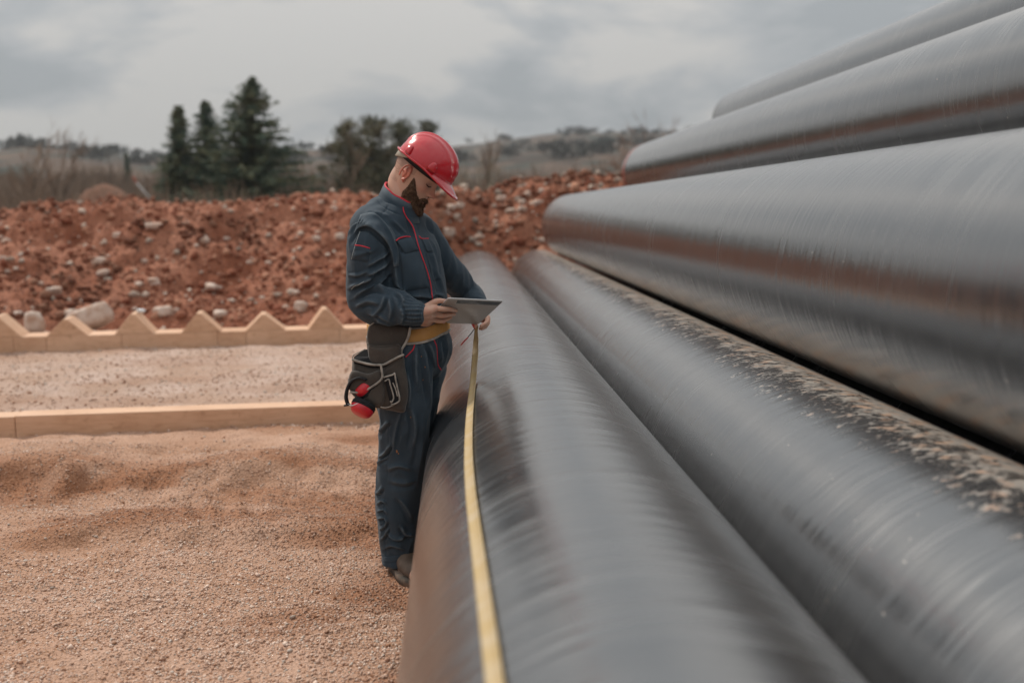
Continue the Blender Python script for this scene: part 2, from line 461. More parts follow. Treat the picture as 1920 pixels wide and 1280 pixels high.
# ------------------------------------------------------------------ ground
R_P = 0.457
def beam_bank(X, Y):
    a = 6.50 + 0.085 * (X + 1.0)                                   # gravel banked up against the near beam
    return 0.055 * (1 + .5 * vn(X * 3, Y, 0, 96)) * np.exp(-((Y - a) / .18) ** 2)
def G(X, Y):
    X = np.asarray(X, float); Y = np.asarray(Y, float)
    near = sst(Y, -6, 0.5) * (1 - sst(Y, 40, 80)) * sst(X, -60, -30) * (1 - sst(X, 30, 60))
    z = 0.030 * fbm(X * 1.1, Y * 1.6, 0, 4, 3) + 0.020 * fbm(X * 4.0, Y * 6.5, 0, 3, 8)
    wob = 0.10 * fbm(X * 1.3, Y * .1, 0, 3, 21)
    r1 = Y - (5.72 + 0.03 * (X + 2) + wob)
    edge = r1 + .10 * vn(X * 5.5, 1, 0, 91) + .05 * vn(X * 13, 2, 0, 92)
    z = z + 0.115 * sst(edge, -.26, -.02) * (1 - sst(edge, .12, .75)) * (.72 + .38 * vn(X * 1.7, 0, 0, 5)) - .035 * np.exp(-((r1 + .42) / .2) ** 2)
    z = z + .020 * fbm(X * 9, Y * 9, 0, 3, 93) * np.exp(-((r1 + .25) / .3) ** 2) + .014 * np.abs(fbm(X * 19, Y * 19, 0, 2, 95)) * np.exp(-((r1 + .2) / .25) ** 2)
    r2 = Y - (4.72 - 0.05 * (X + 2) + wob * .8)
    e2 = r2 + .06 * vn(X * 6, 4, 0, 94)
    z = z + (0.045 * sst(e2, -.14, -.01) * (1 - sst(e2, .02, .35)) - .02 * np.exp(-((r2 + .2) / .1) ** 2)) * sst(vn(X * 1.3, 3, 0, 6), -.45, .35)
    r3 = Y - (3.55 + 0.20 * (X + 1.5) + wob)
    z = z - 0.065 * np.exp(-((r3 + .12) / .12) ** 2) * sst(vn(X * 1.6, 9, 0, 2), -.5, .4)
    r4 = Y - (8.6 + wob * 2)
    z = z - 0.030 * np.exp(-(r4 / .13) ** 2) * sst(vn(X * 1.1, 5, 0, 12), -.5, .4) - 0.02 * np.exp(-((Y - 7.4 - wob) / .1) ** 2)
    comb = np.sin((X * 1.0 + (Y - 5) * .42) * 34 + 3 * vn(X * 2, Y * 2, 0, 4))     # rake-like drag marks
    z = z + 0.009 * comb * sst(Y, 4.8, 5.1) * (1 - sst(Y, 5.5, 5.8)) * sst(fbm(X * 1.5, Y, 0, 2, 9), -.3, .3)
    z = z + 0.015 * fbm(X * 10, Y * 14, 0, 3, 33) + beam_bank(X, Y)
    foot = np.exp(-((X + .25) ** 2 + (Y - 4.15) ** 2) / .16)                 # flat where the worker stands and the pipes lie
    pipe = sst(X, -.12, .1)
    z = z * near * (1 - .75 * foot) * (1 - pipe) - 0.004 * pipe
    return z
def damp_shade(X, Y):
    band = np.exp(-((Y - 5.52 - .03 * (X + 2)) / .34) ** 2) * sst(fbm(X * 2.2, Y * 4.5, 0, 4, 56), -.30, .22)       # freshly turned, moist strip; shade of the rut slope is painted in too
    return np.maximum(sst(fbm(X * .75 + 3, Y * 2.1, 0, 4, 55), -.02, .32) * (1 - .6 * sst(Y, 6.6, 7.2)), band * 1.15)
def axis(segs):
    a = [segs[0][0]]
    for lo, hi, st in segs:
        a += list(np.linspace(lo, hi, max(1, int(round((hi - lo) / st))) + 1)[1:])
    return np.array(a)
ax = axis([(-3000, -400, 400), (-400, -60, 40), (-60, -12, 4), (-12, -4.6, .12), (-4.6, .15, .022), (.15, 1, .2), (1, 12, 1.5), (12, 60, 8), (60, 400, 60), (400, 3000, 400)])
ay = axis([(-200, -10, 40), (-10, .8, 1.2), (.8, 7.6, .022), (7.6, 13.4, .05), (13.4, 24, .5), (24, 60, 6), (60, 400, 60), (400, 3000, 400)])
GX, GY = np.meshgrid(ax, ay)
GZ = G(GX, GY) - sst(GY, 22, 60) * 1.0
V = np.stack([GX, GY, GZ], -1).reshape(-1, 3)
nx, ny = len(ax), len(ay)
ii, jj = np.meshgrid(np.arange(nx - 1), np.arange(ny - 1))
q = (jj * nx + ii).ravel()
Fq = np.stack([q, q + 1, q + 1 + nx, q + nx], -1)
DM = damp_shade(GX, GY).reshape(-1, 1)
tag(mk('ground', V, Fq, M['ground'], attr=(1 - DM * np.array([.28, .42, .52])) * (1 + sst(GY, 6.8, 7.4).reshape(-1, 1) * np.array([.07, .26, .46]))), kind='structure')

# loose gravel grains, real stones
def grav(n, x0f, x1, y0, y1, smin, smax, seed):
    r = np.random.default_rng(seed)
    t = r.uniform(0, 1, n)
    Y = y0 * (y1 / y0) ** t
    X = x0f * Y + r.uniform(0, 1, n) * (x1 - x0f * Y)
    keep = r.uniform(0, 1, n) < (.35 + .9 * sst(fbm(X * 1.6, Y * 2.2, 0, 3, 50), -.45, .35))
    X, Y = X[keep], Y[keep]
    S = smin * (smax / smin) ** (r.uniform(0, 1, len(X)) ** 1.9)
    C = np.stack([X, Y, G(X, Y) + S * .25], -1)
    k = r.uniform(0, 1, (len(X), 1)); a = np.array([.34, .175, .105]); b = np.array([.71, .55, .45])
    T = a + (b - a) * k + r.normal(0, .025, (len(X), 1))
    g = (r.uniform(0, 1, (len(X), 1)) < .08)
    T = np.where(g, np.array([.50, .43, .37]), T).clip(.05, .8)
    T = T * (1 - damp_shade(X, Y)[:, None] * np.array([.30, .40, .46]))
    return C, S, T
c1 = grav(125000, -.56, .12, 1.5, 6.3, .0024, .0068, 1)
c2 = grav(2200, -.56, .12, 1.5, 7, .0065, .0115, 2)
c3 = grav(10000, -.56, -.1, 6.9, 12.6, .006, .016, 4)
Vg, Fg, Tg = stones(np.vstack([c1[0], c2[0], c3[0]]), np.concatenate([c1[1], c2[1], c3[1]]), np.vstack([c1[2], c2[2], c3[2]]))
tag(mk('gravel', Vg, Fg, M['gravel'], smooth=False, attr=Tg), 'loose tan gravel grains covering the ground beside the pipes', 'gravel', kind='stuff')

# ------------------------------------------------------------------ red soil bank behind the beams
cr_x = np.array([-400, 0, 100, 150, 200, 240, 300, 400, 450, 500, 560, 650, 700, 800, 860, 900, 1000, 1050, 1100, 1150, 1200, 1300, 1500, 2200])
cr_y = np.array([410, 403, 401, 400, 387, 385, 393, 396, 393, 382, 372, 368, 372, 372, 365, 362, 346, 339, 335, 344, 350, 360, 372, 390])
def bank(X, Y):
    pxx = px_of(np.arctan2(X, np.maximum(Y, 1)))
    yc = 17.3 + .9 * sst(pxx, 700, 1000)
    zc = CAM_H + (395 - np.interp(pxx, cr_x, cr_y)) / F_PX * yc
    toe = 12.75 + .25 * vn(X * .7, 0, 0, 41) + 3.1 * sst(pxx, 690, 840)
    t = np.clip((Y - toe) / (yc - toe), 0, 1)
    prof = t ** .85
    back = sst(Y, yc, yc + 4.5)
    z = zc * prof * (1 - back * .8)
    big = fbm(X * .7, Y * .7, 0, 3, 60) * .55 + fbm(X * 2.3, Y * 2.3, 0, 4, 61) * .26
    rough = .09 * np.abs(fbm(X * 7, Y * 7, 0, 3, 62)) + .035 * fbm(X * 18, Y * 18, 0, 2, 63)
    amp = sst(t, 0, .25) * (1 - .65 * sst(t, .75, 1))
    return z + big * amp + rough * sst(t, 0, .1) - .05 * (1 - sst(t, 0, .05))
bx = axis([(-14, -9, .12), (-9, 4.5, .045), (4.5, 9, .15), (9, 16, .6)])
by = axis([(12.3, 18.6, .045), (18.6, 24, .3)])
BX, BY = np.meshgrid(bx, by)
BZ = bank(BX, BY)
nx, ny = len(bx), len(by)
ii, jj = np.meshgrid(np.arange(nx - 1), np.arange(ny - 1)); q = (jj * nx + ii).ravel()
tag(mk('soil_bank', np.stack([BX, BY, BZ], -1).reshape(-1, 3), np.stack([q, q + 1, q + 1 + nx, q + nx], -1), M['soil']), kind='structure')
n = 16000
X = rng.uniform(-9.5, 4.5, n); Y = rng.uniform(12.6, 18.8, n)
S = .014 * (.075 / .014) ** (rng.uniform(0, 1, n) ** 2.2)
S = np.where(X > -.5, S * 1.35, S)
k = rng.uniform(0, 1, (n, 1)) ** 1.5
T = np.array([.21, .07, .04]) + k * (np.array([.42, .215, .14]) - np.array([.21, .07, .04]))
pale = rng.uniform(0, 1, (n, 1)) < (.07 + .16 * sst(X, -2, 1)[:, None])
T = np.where(pale, np.array([.56, .45, .37]) * rng.uniform(.7, 1.1, (n, 1)), T)
T = T * (1 - .42 * sst(fbm(X * .9, Y * .9, 0, 3, 58), -.05, .3))[:, None]
Vc, Fc, Tc = stones(np.stack([X, Y, bank(X, Y) + S * .3], -1), S, T, .8, 9, .2)
tag(mk('soil_clods', Vc, Fc, M['clod'], smooth=False, attr=Tc), 'loose red clods and small stones lying over the soil bank', 'soil clods', kind='stuff')

def rock(c, sx, sy, sz, seed, m, name='rock'):
    bm = bmesh.new(); bmesh.ops.create_icosphere(bm, subdivisions=3, radius=1)
    for v in bm.verts:
        p = v.co.copy()
        d = 1 + .33 * mnoise.noise(p * 1.1 + Vector((seed * 7.3, 0, 0))) + .12 * mnoise.noise(p * 3.3 + Vector((0, seed * 3.1, 0)))
        q = p * d
        for ax_ in range(3):                                 # flattened facets
            if q[ax_] > .72: q[ax_] = .72 + (q[ax_] - .72) * .3
        v.co = Vector((q.x * sx, q.y * sy, q.z * sz))
    me = bpy.data.meshes.new(name); bm.to_mesh(me); bm.free()
    me.polygons.foreach_set('use_smooth', [True] * len(me.polygons)); me.materials.append(m)
    o = bpy.data.objects.new(name, me); col.objects.link(o)
    o.location = [float(a) for a in c]; o.rotation_euler = (0, 0, seed * 1.7)
    return o
def on_bank(px, py):
    """First point along the view ray that meets bank or ground."""
    d = ray(px, py)
    for Yt in np.arange(12.0, 19.5, .03):
        p = CAM + d * (Yt / d[1])
        if p[2] < max(float(bank(np.array(p[0]), np.array(Yt))), float(G(p[0], Yt)) if Yt < 12.6 else -1): return p
    return CAM + d * (17.2 / d[1])
p = P(158, 598, 12.3); o = rock((p[0], 12.55, .22), .30, .20, .17, 1.3, M['stone'], 'boulder'); o.rotation_euler = (0, -.35, .1)
tag(o, 'large tan boulder with a dark underside leaning behind the second timber tooth from the left', 'boulder')
p = P(62, 600, 12.6); o = rock((p[0], 12.6, .14), .12, .11, .17, 2.1, M['stone'], 'boulder')
tag(o, 'upright tan stone sitting in the gap between the two leftmost timber teeth', 'boulder')
big_rocks = [(195, 513, .15, .10, .055, 'flat pale pink rock half buried low on the red bank, above the long boulder'),
             (290, 426, .15, .09, .06, 'pale slab near the top of the red bank, below its left hump'),
             (102, 548, .11, .08, .07, 'pale lump low on the far left of the red bank'),
             (395, 540, .20, .10, .07, 'long tan rock in the middle of the red bank'),
             (220, 443, .08, .06, .055, 'round white stone high on the left part of the red bank'),
             (840, 437, .17, .10, .08, 'broad white rock on the bank just right of the worker chest'),
             (626, 393, .09, .07, .06, 'white stone near the bank crest, left of the worker shoulder'),
             (566, 580, .10, .09, .10, 'pinkish stone behind the rightmost timber tooth'),
             (312, 588, .11, .09, .09, 'pale stone just right of the third timber tooth'),
             (412, 592, .14, .10, .07, 'pale flat stone behind the dip before the fifth timber tooth'),
             (292, 535, .07, .06, .05, 'small pale stone under the long tan rock of the bank'),
             (862, 388, .10, .08, .07, 'whitish stone on the crest right of the helmet visor'),
             (940, 375, .12, .10, .08, 'pale rock on the crest midway between helmet and pipes')]
for i, (px, py, a, b, c, lab) in enumerate(big_rocks):
    p = on_bank(px, py)
    tag(rock((p[0], p[1], p[2] + c * .3), a, b, c, 3 + i * .61, M['stone']), lab, 'rock')
r = np.random.default_rng(5)
for i in range(96):
    px = r.uniform(0, 690) if i < 52 else r.uniform(820, 1150)
    p = on_bank(px, r.uniform(np.interp(px, cr_x, cr_y) + 8, 590 if i < 52 else 455))
    s = .028 + .060 * r.random() ** 2
    tag(rock((p[0], p[1], p[2] + s * .3), s * r.uniform(.9, 1.6), s, s * .8, 20 + i * .37, M['stone']), 'small pale stone embedded in the red soil bank', 'stone', 'small pale stones in the red soil bank')

# ------------------------------------------------------------------ timber beams
def line3(a, b):
    return np.array(a), np.array(b)
def rough_prism(poly_xz, Y0, depth, org, dirx, diry):
    """Extrude a side outline (x along the beam, z up) through the beam's depth."""
    n = len(poly_xz); V = []
    for dy in (0, depth):
        for (x, z) in poly_xz: V.append(org + dirx * x + diry * dy + np.array([0, 0, z]))
    Fs = [tuple(range(n - 1, -1, -1)), tuple(range(n, 2 * n))] + [(i, (i + 1) % n, (i + 1) % n + n, i + n) for i in range(n)]
    return np.array(V), Fs
# near beam: two lengths butted end to end
def ground_at_px(px, py, z=0.0):
    d = ray(px, py); return CAM + d * ((z - CAM_H) / d[2])
a = ground_at_px(0, 824, -.02); b = ground_at_px(690, 798, -.02)
dx = (b - a) / np.linalg.norm(b - a); dx[2] = 0; dyv = np.array([-dx[1], dx[0], 0])
L_ = np.linalg.norm(b - a)
bt = empty('timber_beam')
splits = [-2.6, .10, L_ + .75]
for i in range(len(splits) - 1):
    x0, x1 = splits[i] + (.003 if i else 0), splits[i + 1]
    V_, F_ = rough_prism([(x0, -.03), (x1, -.03), (x1, .155 + .004 * (i % 2)), (x0, .155 + .004 * (i % 2))], 0, .19, a, dx, dyv)
    bevel(mk('beam_length', V_, F_, M['wood'], bt, smooth=False), .006, 2)
base(bt, a)
tag(bt, 'plain square timber beam lying on the gravel in front of the toothed one', 'timber beam')
# toothed cradle beam
a = ground_at_px(0, 661, 0); b = ground_at_px(690, 641, 0)
dx = (b - a) / np.linalg.norm(b - a); dx[2] = 0; dyv = np.array([-dx[1], dx[0], 0]); L_ = np.linalg.norm(b - a)
ct = empty('timber_cradle')
sx = L_ / 690.0
TOP = .165
splits = [-200, 24, 82, 217, 395, 450, 633, 780]
for i in range(len(splits) - 1):
    x0, x1 = splits[i] * sx + .003, splits[i + 1] * sx
    V_, F_ = rough_prism([(x0, -.03), (x1, -.03), (x1, TOP), (x0, TOP)], 0, .38, a, dx, dyv)
    bevel(mk('beam_length', V_, F_, M['wood'], ct, smooth=False), .005, 2)
for k_, pk in enumerate([-122, -4, 117, 239, 361, 484, 605, 728]):
    hgt = .204 + .026 * math.sin(k_ * 2.3)
    l, rr_ = (pk - 34 - 3 * math.sin(k_ * 3.1)) * sx, (pk + 40 + 3 * math.sin(k_ * 1.7)) * sx
    pko = (pk - 1) * sx
    V_, F_ = rough_prism([(l, TOP + .002), (rr_, TOP + .002), (pko + .03, TOP + hgt), (pko - .015, TOP + hgt)], 0, .376, a + dyv * .002, dx, dyv)
    bevel(mk('tooth', V_, F_, M['wood'], ct, smooth=False), .005, 2)
base(ct, a)
tag(ct, 'timber beam with a row of triangular teeth at the foot of the red soil bank', 'timber cradle')
p = P(243, 577, 11.0)
o = rock((p[0], ground_at_px(243, 650, 0)[1] + .06, TOP + .235), .05, .045, .03, 8.8, mat('white_rag', (.7, .74, .76), .7, .3), 'crumpled_wrapper')
tag(o, 'small crumpled white wrapper on the tip of a timber tooth', 'wrapper')

# ------------------------------------------------------------------ pipes
def pipe(cx, czb, far, near, m, label, group=None, band=False):
    seg = 160
    a_ = np.linspace(0, 2 * PI, seg, endpoint=False)
    Rr, Ri = R_P, R_P - .014
    C = np.array([cx * R_P, 0, CAM_H - czb * R_P])
    rings = []
    ys = np.concatenate([[near], np.linspace(near + .004, far - .004, 60), [far]])
    for i, y in enumerate(ys):
        r_ = Rr - (.004 if i in (0, len(ys) - 1) else 0)
        rings.append(np.stack([np.sin(a_) * r_, np.full(seg, y), np.cos(a_) * r_], -1))
    for y in np.linspace(far, near, 12): rings.append(np.stack([np.sin(a_) * Ri, np.full(seg, y), np.cos(a_) * Ri], -1))
    rings.append(rings[0])
    V_, F_ = loft(rings, caps=False)
    o = mk('coated_pipe', V_, F_, m)
    o.location = [float(v) for v in C]
    tag(o, label, 'pipe', group)
    if band:
        rg = [np.stack([np.sin(a_) * r_, np.full(seg, y), np.cos(a_) * r_], -1) for (r_, y) in ((Rr - .001, far - .24), (Rr + .0022, far - .24), (Rr + .0022, far - .15), (Rr - .001, far - .15))]
        V_, F_ = loft(rg, caps=False); mk('end_paint_ring', V_, F_, M['band'], o)
    return o
PM = [pipe_mat('pipe_coating', 0, .30, 0.0), pipe_mat('pipe_coating_muddy', 1.0, .22, 3.7), pipe_mat('pipe_coating_dusty', 0, .15, 7.1), pipe_mat('pipe_coating_scuffed', 0, .35, 11.3), pipe_mat('pipe_coating_grey', 0, .35, 15.9)]
G_ = 'black coated steel pipes stacked in a pile'
CY_P1 = 2.32
pipe(.692, CY_P1, 15.2, -1.2, PM[0], 'black coated pipe with the yellow measuring tape on it, the worker leans on its side', G_)
pipe(2.742, 2.32, 15.4, -1.0, PM[1], 'black bottom row pipe with orange mud spatter along its upper right side', G_)
pipe(3.66, .479, 14.5, -1.3, PM[2], 'black second layer pipe resting over the mud spattered one, widest at the right edge', G_)
pipe(6.6, -1.29, 15.65, -1.1, PM[3], 'black third layer pipe with an orange ring painted at its far end', G_, band=True)
pipe(9.65, -3.02, 15.6, -1.0, PM[4], 'topmost pale reflecting pipe of the pile, at the upper right corner', G_)
for (a_, b_) in [(4.77, 2.32), (6.79, 2.32), (8.81, 2.32), (10.83, 2.32), (5.68, .55), (7.7, .57), (9.72, .57), (8.64, -1.25), (10.66, -1.25)]:
    pipe(a_, b_, 15.3, -1.1, PM[3], 'black coated pipe buried inside the pile', 'black coated pipes buried inside the pile')

# ------------------------------------------------------------------ hills
hc_x = np.array([-2500, -800, 0, 60, 130, 200, 300, 420, 600, 700, 850, 900, 950, 1040, 1150, 1250, 1600, 2400, 4000])
hc_y = np.array([300, 305, 303, 293, 296, 301, 305, 302, 284, 288, 276, 270, 262, 252, 248, 252, 262, 275, 290])
th = np.linspace(-1.05, 1.05, 420)
rr = np.concatenate([[34, 44, 60], np.geomspace(75, 1900, 70)])
TH, RR = np.meshgrid(th, rr)
pxa = px_of(TH)
cel = (395 - np.interp(pxa, hc_x, hc_y)) / F_PX
left = 1 - sst(pxa, 600, 900)
rc = 620 + 420 * sst(pxa, 500, 950)
t = np.clip((RR - 55) / (rc - 55), 0, 1)
HZ = -1.6 + (cel * rc / np.cos(TH) * .97 + CAM_H + 1.6) * (t ** 1.25) * (1 - .35 * sst(RR, rc * 1.02, rc * 1.9))
HZ = HZ + fbm(RR * np.sin(TH) / 90, RR * np.cos(TH) / 90, 0, 4, 70) * 6 * sst(t, 0.05, .6) * (1 - .5 * sst(t, .8, 1)) + fbm(RR * np.sin(TH) / 9, RR * np.cos(TH) / 9, 0, 3, 71) * (1.2 * sst(t, .05, .3))
V = np.stack([RR * np.sin(TH), RR * np.cos(TH), HZ], -1).reshape(-1, 3)
nx, ny = len(th), len(rr)
ii, jj = np.meshgrid(np.arange(nx - 1), np.arange(ny - 1)); q = (jj * nx + ii).ravel()
tag(mk('hills', V, np.stack([q, q + 1, q + 1 + nx, q + nx], -1), M['hill']), kind='structure')
def hillz(X, Y):
    R0 = math.hypot(X, Y); T0 = math.atan2(X, Y)
    j = int(np.clip(np.searchsorted(rr, R0), 0, len(rr) - 1)); i = int(np.clip(np.searchsorted(th, T0), 0, len(th) - 1))
    return float(HZ[j, i])
def at(px, Y):
    X = float(P(px, VPY, Y)[0])
    z = hillz(X, Y) if Y > 36 else -.2
    return np.array([X, Y, z])
def z_of(py, Y): return float(P(VPX, py, Y)[2])

# ------------------------------------------------------------------ haze
hm = bpy.data.materials.new('haze_air'); hm.use_nodes = True
hm.node_tree.nodes.remove(hm.node_tree.nodes['Principled BSDF'])
hv_ = hm.node_tree.nodes.new('ShaderNodeVolumePrincipled'); hv_.inputs['Color'].default_value = (.86, .90, .95, 1); hv_.inputs['Density'].default_value = .00020; hv_.inputs['Anisotropy'].default_value = .3
hm.node_tree.links.new(hv_.outputs[0], [n_ for n_ in hm.node_tree.nodes if n_.type == 'OUTPUT_MATERIAL'][0].inputs['Volume'])
V_, F_ = box((0, 1390, 34), 7000, 3400, 108)
tag(mk('haze', V_, F_, hm, smooth=False), 'thin grey blue haze over the distant hills', 'haze', kind='stuff')
# ------------------------------------------------------------------ trees
def tris(C, D, W, L):
    """Flat narrow leaves: centre C, direction D, width W, length L (one triangle pair each)."""
    n = len(C)
    r = np.random.default_rng(n)
    S = np.cross(D, r.standard_normal((n, 3))); S /= np.linalg.norm(S, axis=1)[:, None] + 1e-9
    A = C - S * W[:, None] * .5; B = C + S * W[:, None] * .5; E = C + D * L[:, None]
    Vv = np.stack([A, B, E + S * W[:, None] * .12, E - S * W[:, None] * .12], 1).reshape(-1, 3)
    Ff = np.arange(4 * n).reshape(-1, 4)
    return Vv, Ff
def spruce(px, top_y, Y, wpx, label, seed, lean=0.0):
    r = np.random.default_rng(seed)
    b0 = at(px, Y); zt = z_of(top_y, Y); H = zt - b0[2]; Wd = wpx / F_PX * Y
    root = empty('spruce_tree')
    mb = MB(); mb.add(*tube([b0 + [0, 0, -.3], b0 + [lean * .5, 0, H * .5], b0 + [lean, 0, H * .98]], [.22, .13, .02], 8, 5)); mb.build('trunk', M['bark'], root)
    C = []; D = []; W_ = []; L_ = []
    z = .10
    while z < 1.0:
        f = 1 - z
        rad = Wd * min(1, f ** .8 * 1.05) * (.9 + .2 * r.random())
        if z < .2: rad *= .7 + z * 1.5
        nb = int(8 + 9 * f)
        for k in range(nb):
            a = r.uniform(0, 2 * PI); ln = rad * r.uniform(.45, 1.15)
            if r.random() < .10: continue
            d = np.array([math.cos(a), math.sin(a), 0])
            m_ = max(3, int(ln / .16)); vjit = r.normal(0, 1.2)
            for q_ in range(m_):
                s = (q_ + r.random()) / m_
                sag = -.30 * ln * s + .26 * ln * s * s + .10 * vjit + (.25 * ln * s if z > .8 else 0)
                c = b0 + np.array([lean * z, 0, H * z]) + d * ln * s + [0, 0, sag]
                for _ in range(7):
                    sd_ = np.cross(d, [0, 0, 1]) * r.choice([-1, 1])
                    v_ = d * r.uniform(.2, .9) + sd_ * r.uniform(.2, .9) + np.array([0, 0, r.uniform(-.75, .15)])
                    C.append(c + r.normal(0, .06, 3)); D.append(v_ / np.linalg.norm(v_)); W_.append(r.uniform(.05, .12)); L_.append(r.uniform(.18, .46) * (1 - .3 * s))
        z += .023 * (1.15 - z * .45)
    mk('crown', *tris(np.array(C), np.array(D), np.array(W_), np.array(L_)), M['spruce'], root, smooth=False)
    base(root, b0); tag(root, label, 'tree')
spruce(341, 200, 72, 72, 'thin leftmost spruce of the three dark spruces', 3)
spruce(393, 193, 74, 84, 'middle spruce with open see-through branches between thin and tall ones', 4)
spruce(474, 150, 70, 180, 'tallest and broadest dark spruce, right of the two thin ones', 5, .15)
spruce(242, 287, 190, 12, 'tiny dark conifer on the skyline left of the spruces', 6)
def pine(px, top_y, Y, wpx, label, seed, m='pine', low=.25, dens=1.0, name='pine_tree', leaf=1.0):
    r = np.random.default_rng(seed)
    b0 = at(px, Y); H = z_of(top_y, Y) - b0[2]; Wd = wpx / F_PX * Y
    root = empty(name); mb = MB(); C = []; D = []; W_ = []; L_ = []
    stems = [b0 + [0, 0, -.3], b0 + [r.normal(0, .15), 0, H * .5], b0 + [r.normal(0, .2), 0, H * .93]]
    mb.add(*tube(stems, [.02 * H, .014 * H, .004 * H], 7, 5))
    nb = int(34 * dens)
    for k in range(nb):
        z = low + (1 - low) * (k + r.random()) / nb
        a = r.uniform(0, 2 * PI); shape = math.sin(PI * min(1, (z - low) / (1 - low) * .72 + .28)) ** .7
        ln = Wd * shape * r.uniform(.6, 1.05)
        s0 = b0 + [0, 0, H * z * .94]; e_ = s0 + np.array([math.cos(a) * ln, math.sin(a) * ln, ln * r.uniform(.05, .55)])
        mb.add(*tube([s0, (s0 + e_) / 2 + [0, 0, -.05 * ln], e_], [.006 * H, .004 * H, .0015 * H], 5, 2))
        for q_ in range(3):
            cc = s0 + (e_ - s0) * r.uniform(.35, 1.0) + r.normal(0, .1 * Wd, 3)
            m_ = int(36 * dens)
            sp = Wd * r.uniform(.06, .12)
            pts = cc + r.normal(0, 1, (m_, 3)) * sp * np.array([1, 1, .6])
            dd = r.normal(0, 1, (m_, 3)) + [0, 0, .5]; dd /= np.linalg.norm(dd, axis=1)[:, None]
            C += list(pts); D += list(dd); W_ += list(r.uniform(.04, .10, m_) * leaf); L_ += list(r.uniform(.14, .34, m_) * leaf)
    mb.build('trunk', M['bark'], root)
    mk('crown', *tris(np.array(C), np.array(D), np.array(W_), np.array(L_)), M[m], root, smooth=False)
    base(root, b0); tag(root, label, 'tree')
pine(655, 222, 62, 66, 'left green pine of the clump behind the worker', 12, dens=1.3)
pine(704, 212, 64, 66, 'tall middle pine of the clump behind the helmet', 13, dens=1.3)
pine(755, 215, 66, 62, 'pine rising just behind the red helmet', 14, dens=1.2)
pine(802, 214, 68, 46, 'slim right pine of the clump, beyond the helmet', 15, dens=1.0)
def bare(px, top_y, Y, wpx, label, seed, m='twig', tr=.012, name='bare_tree', depth=5, grp=None):
    r = np.random.default_rng(seed); b0 = at(px, Y); H = z_of(top_y, Y) - b0[2]; Wd = wpx / F_PX * Y
    root = empty(name); tb = MB(); segs = []
    def grow(p, d, ln, rad, lv):
        e_ = p + d * ln
        if lv <= 1: tb.add(*tube([p, (p + e_) / 2 + r.normal(0, .03 * ln, 3), e_], [rad, rad * .8, rad * .6], 5, 2))
        else: segs.append((p, e_, rad))
        if lv >= depth: return
        for k in range(3 if lv else 4):
            nd = d + r.normal(0, .42, 3) * np.array([Wd / H * 2.4, Wd / H * 2.4, .7]); nd[2] = abs(nd[2]) * .7 + .15
            nd /= np.linalg.norm(nd)
            grow(p + d * ln * r.uniform(.45, 1.0), nd, ln * r.uniform(.55, .8), rad * .6, lv + 1)
    grow(b0 + [0, 0, -.2], np.array([0.02, 0, 1.0]), H * .42, tr * H, 0)
    tb.build('trunk', M['bark'] if m != 'twig_pale' else M['twig_pale'], root)
    A = np.array([s[0] for s in segs]); B = np.array([s[1] for s in segs]); Rr = np.array([max(s[2], .010 * Y / 60) for s in segs])
    d = B - A; L0 = np.linalg.norm(d, axis=1)
    mk('crown', *tris(A, d / L0[:, None], Rr * 2, L0), M[m], root, smooth=False)
    base(root, b0); tag(root, label, 'tree', grp)
bare(44, 245, 48, 34, 'leafless tree with forked crown at the far left edge', 31, tr=.018)
bare(106, 250, 60, 24, 'faint leafless tree right of the forked far left one', 32, tr=.012)
bare(913, 243, 75, 22, 'thin leafless tree standing alone right of the helmet', 33, tr=.012)
bare(1215, 236, 60, 60, 'russet leafless tree rising beside the pipe end at right', 34, 'twig_red', .014)
bare(1160, 262, 70, 40, 'low russet bare tree just left of the pipe end', 36, 'twig_red', .014)
bare(882, 312, 45, 40, 'pale whitish leafless bush right of the helmet visor', 35, 'twig_pale', .02, 'bush', 6)
bare(20, 330, 40, 60, 'brown leafless bush at the left edge above the soil bank', 37, 'twig', .02, 'bush', 6)
bare(520, 330, 50, 70, 'tan leafless bush in front of the tallest spruce', 38, 'twig', .02, 'bush', 6)
bare(430, 335, 48, 60, 'tan leafless bush between the spruces and the soil bank', 39, 'twig', .02, 'bush', 6)
bare(650, 300, 52, 50, 'tall leafless bush behind the worker back', 40, 'twig', .02, 'bush', 6)
# scrub that reads as one mass
segC = []; segD = []; segW = []; segL = []
for k in range(1700):
    Yb = 38 + 120 * r.random() ** 1.5; px = r.uniform(-120, 1420)
    b0 = at(px, Yb); hh = r.uniform(1.5, 3.9) * (1 + Yb / 220)
    m_ = 70
    d = r.normal(0, .42, (m_, 3)) + [0, 0, 1]; d /= np.linalg.norm(d, axis=1)[:, None]
    cpt = b0 + r.normal(0, .5, (m_, 3)) * np.array([1.1, 1.1, 0]) + d * (r.uniform(0, .6, (m_, 1)) * hh)
    segC.append(cpt); segD.append(d); segW.append(np.full(m_, .03 + .0008 * Yb)); segL.append(r.uniform(.35, .7, m_) * hh * .7)
tag(mk('scrub', *tris(np.vstack(segC), np.vstack(segD), np.concatenate(segW), np.concatenate(segL)), M['twig'], smooth=False), 'brown leafless scrub covering the slope beyond the soil bank', 'scrub', kind='stuff')
segC = []; segD = []; segW = []; segL = []
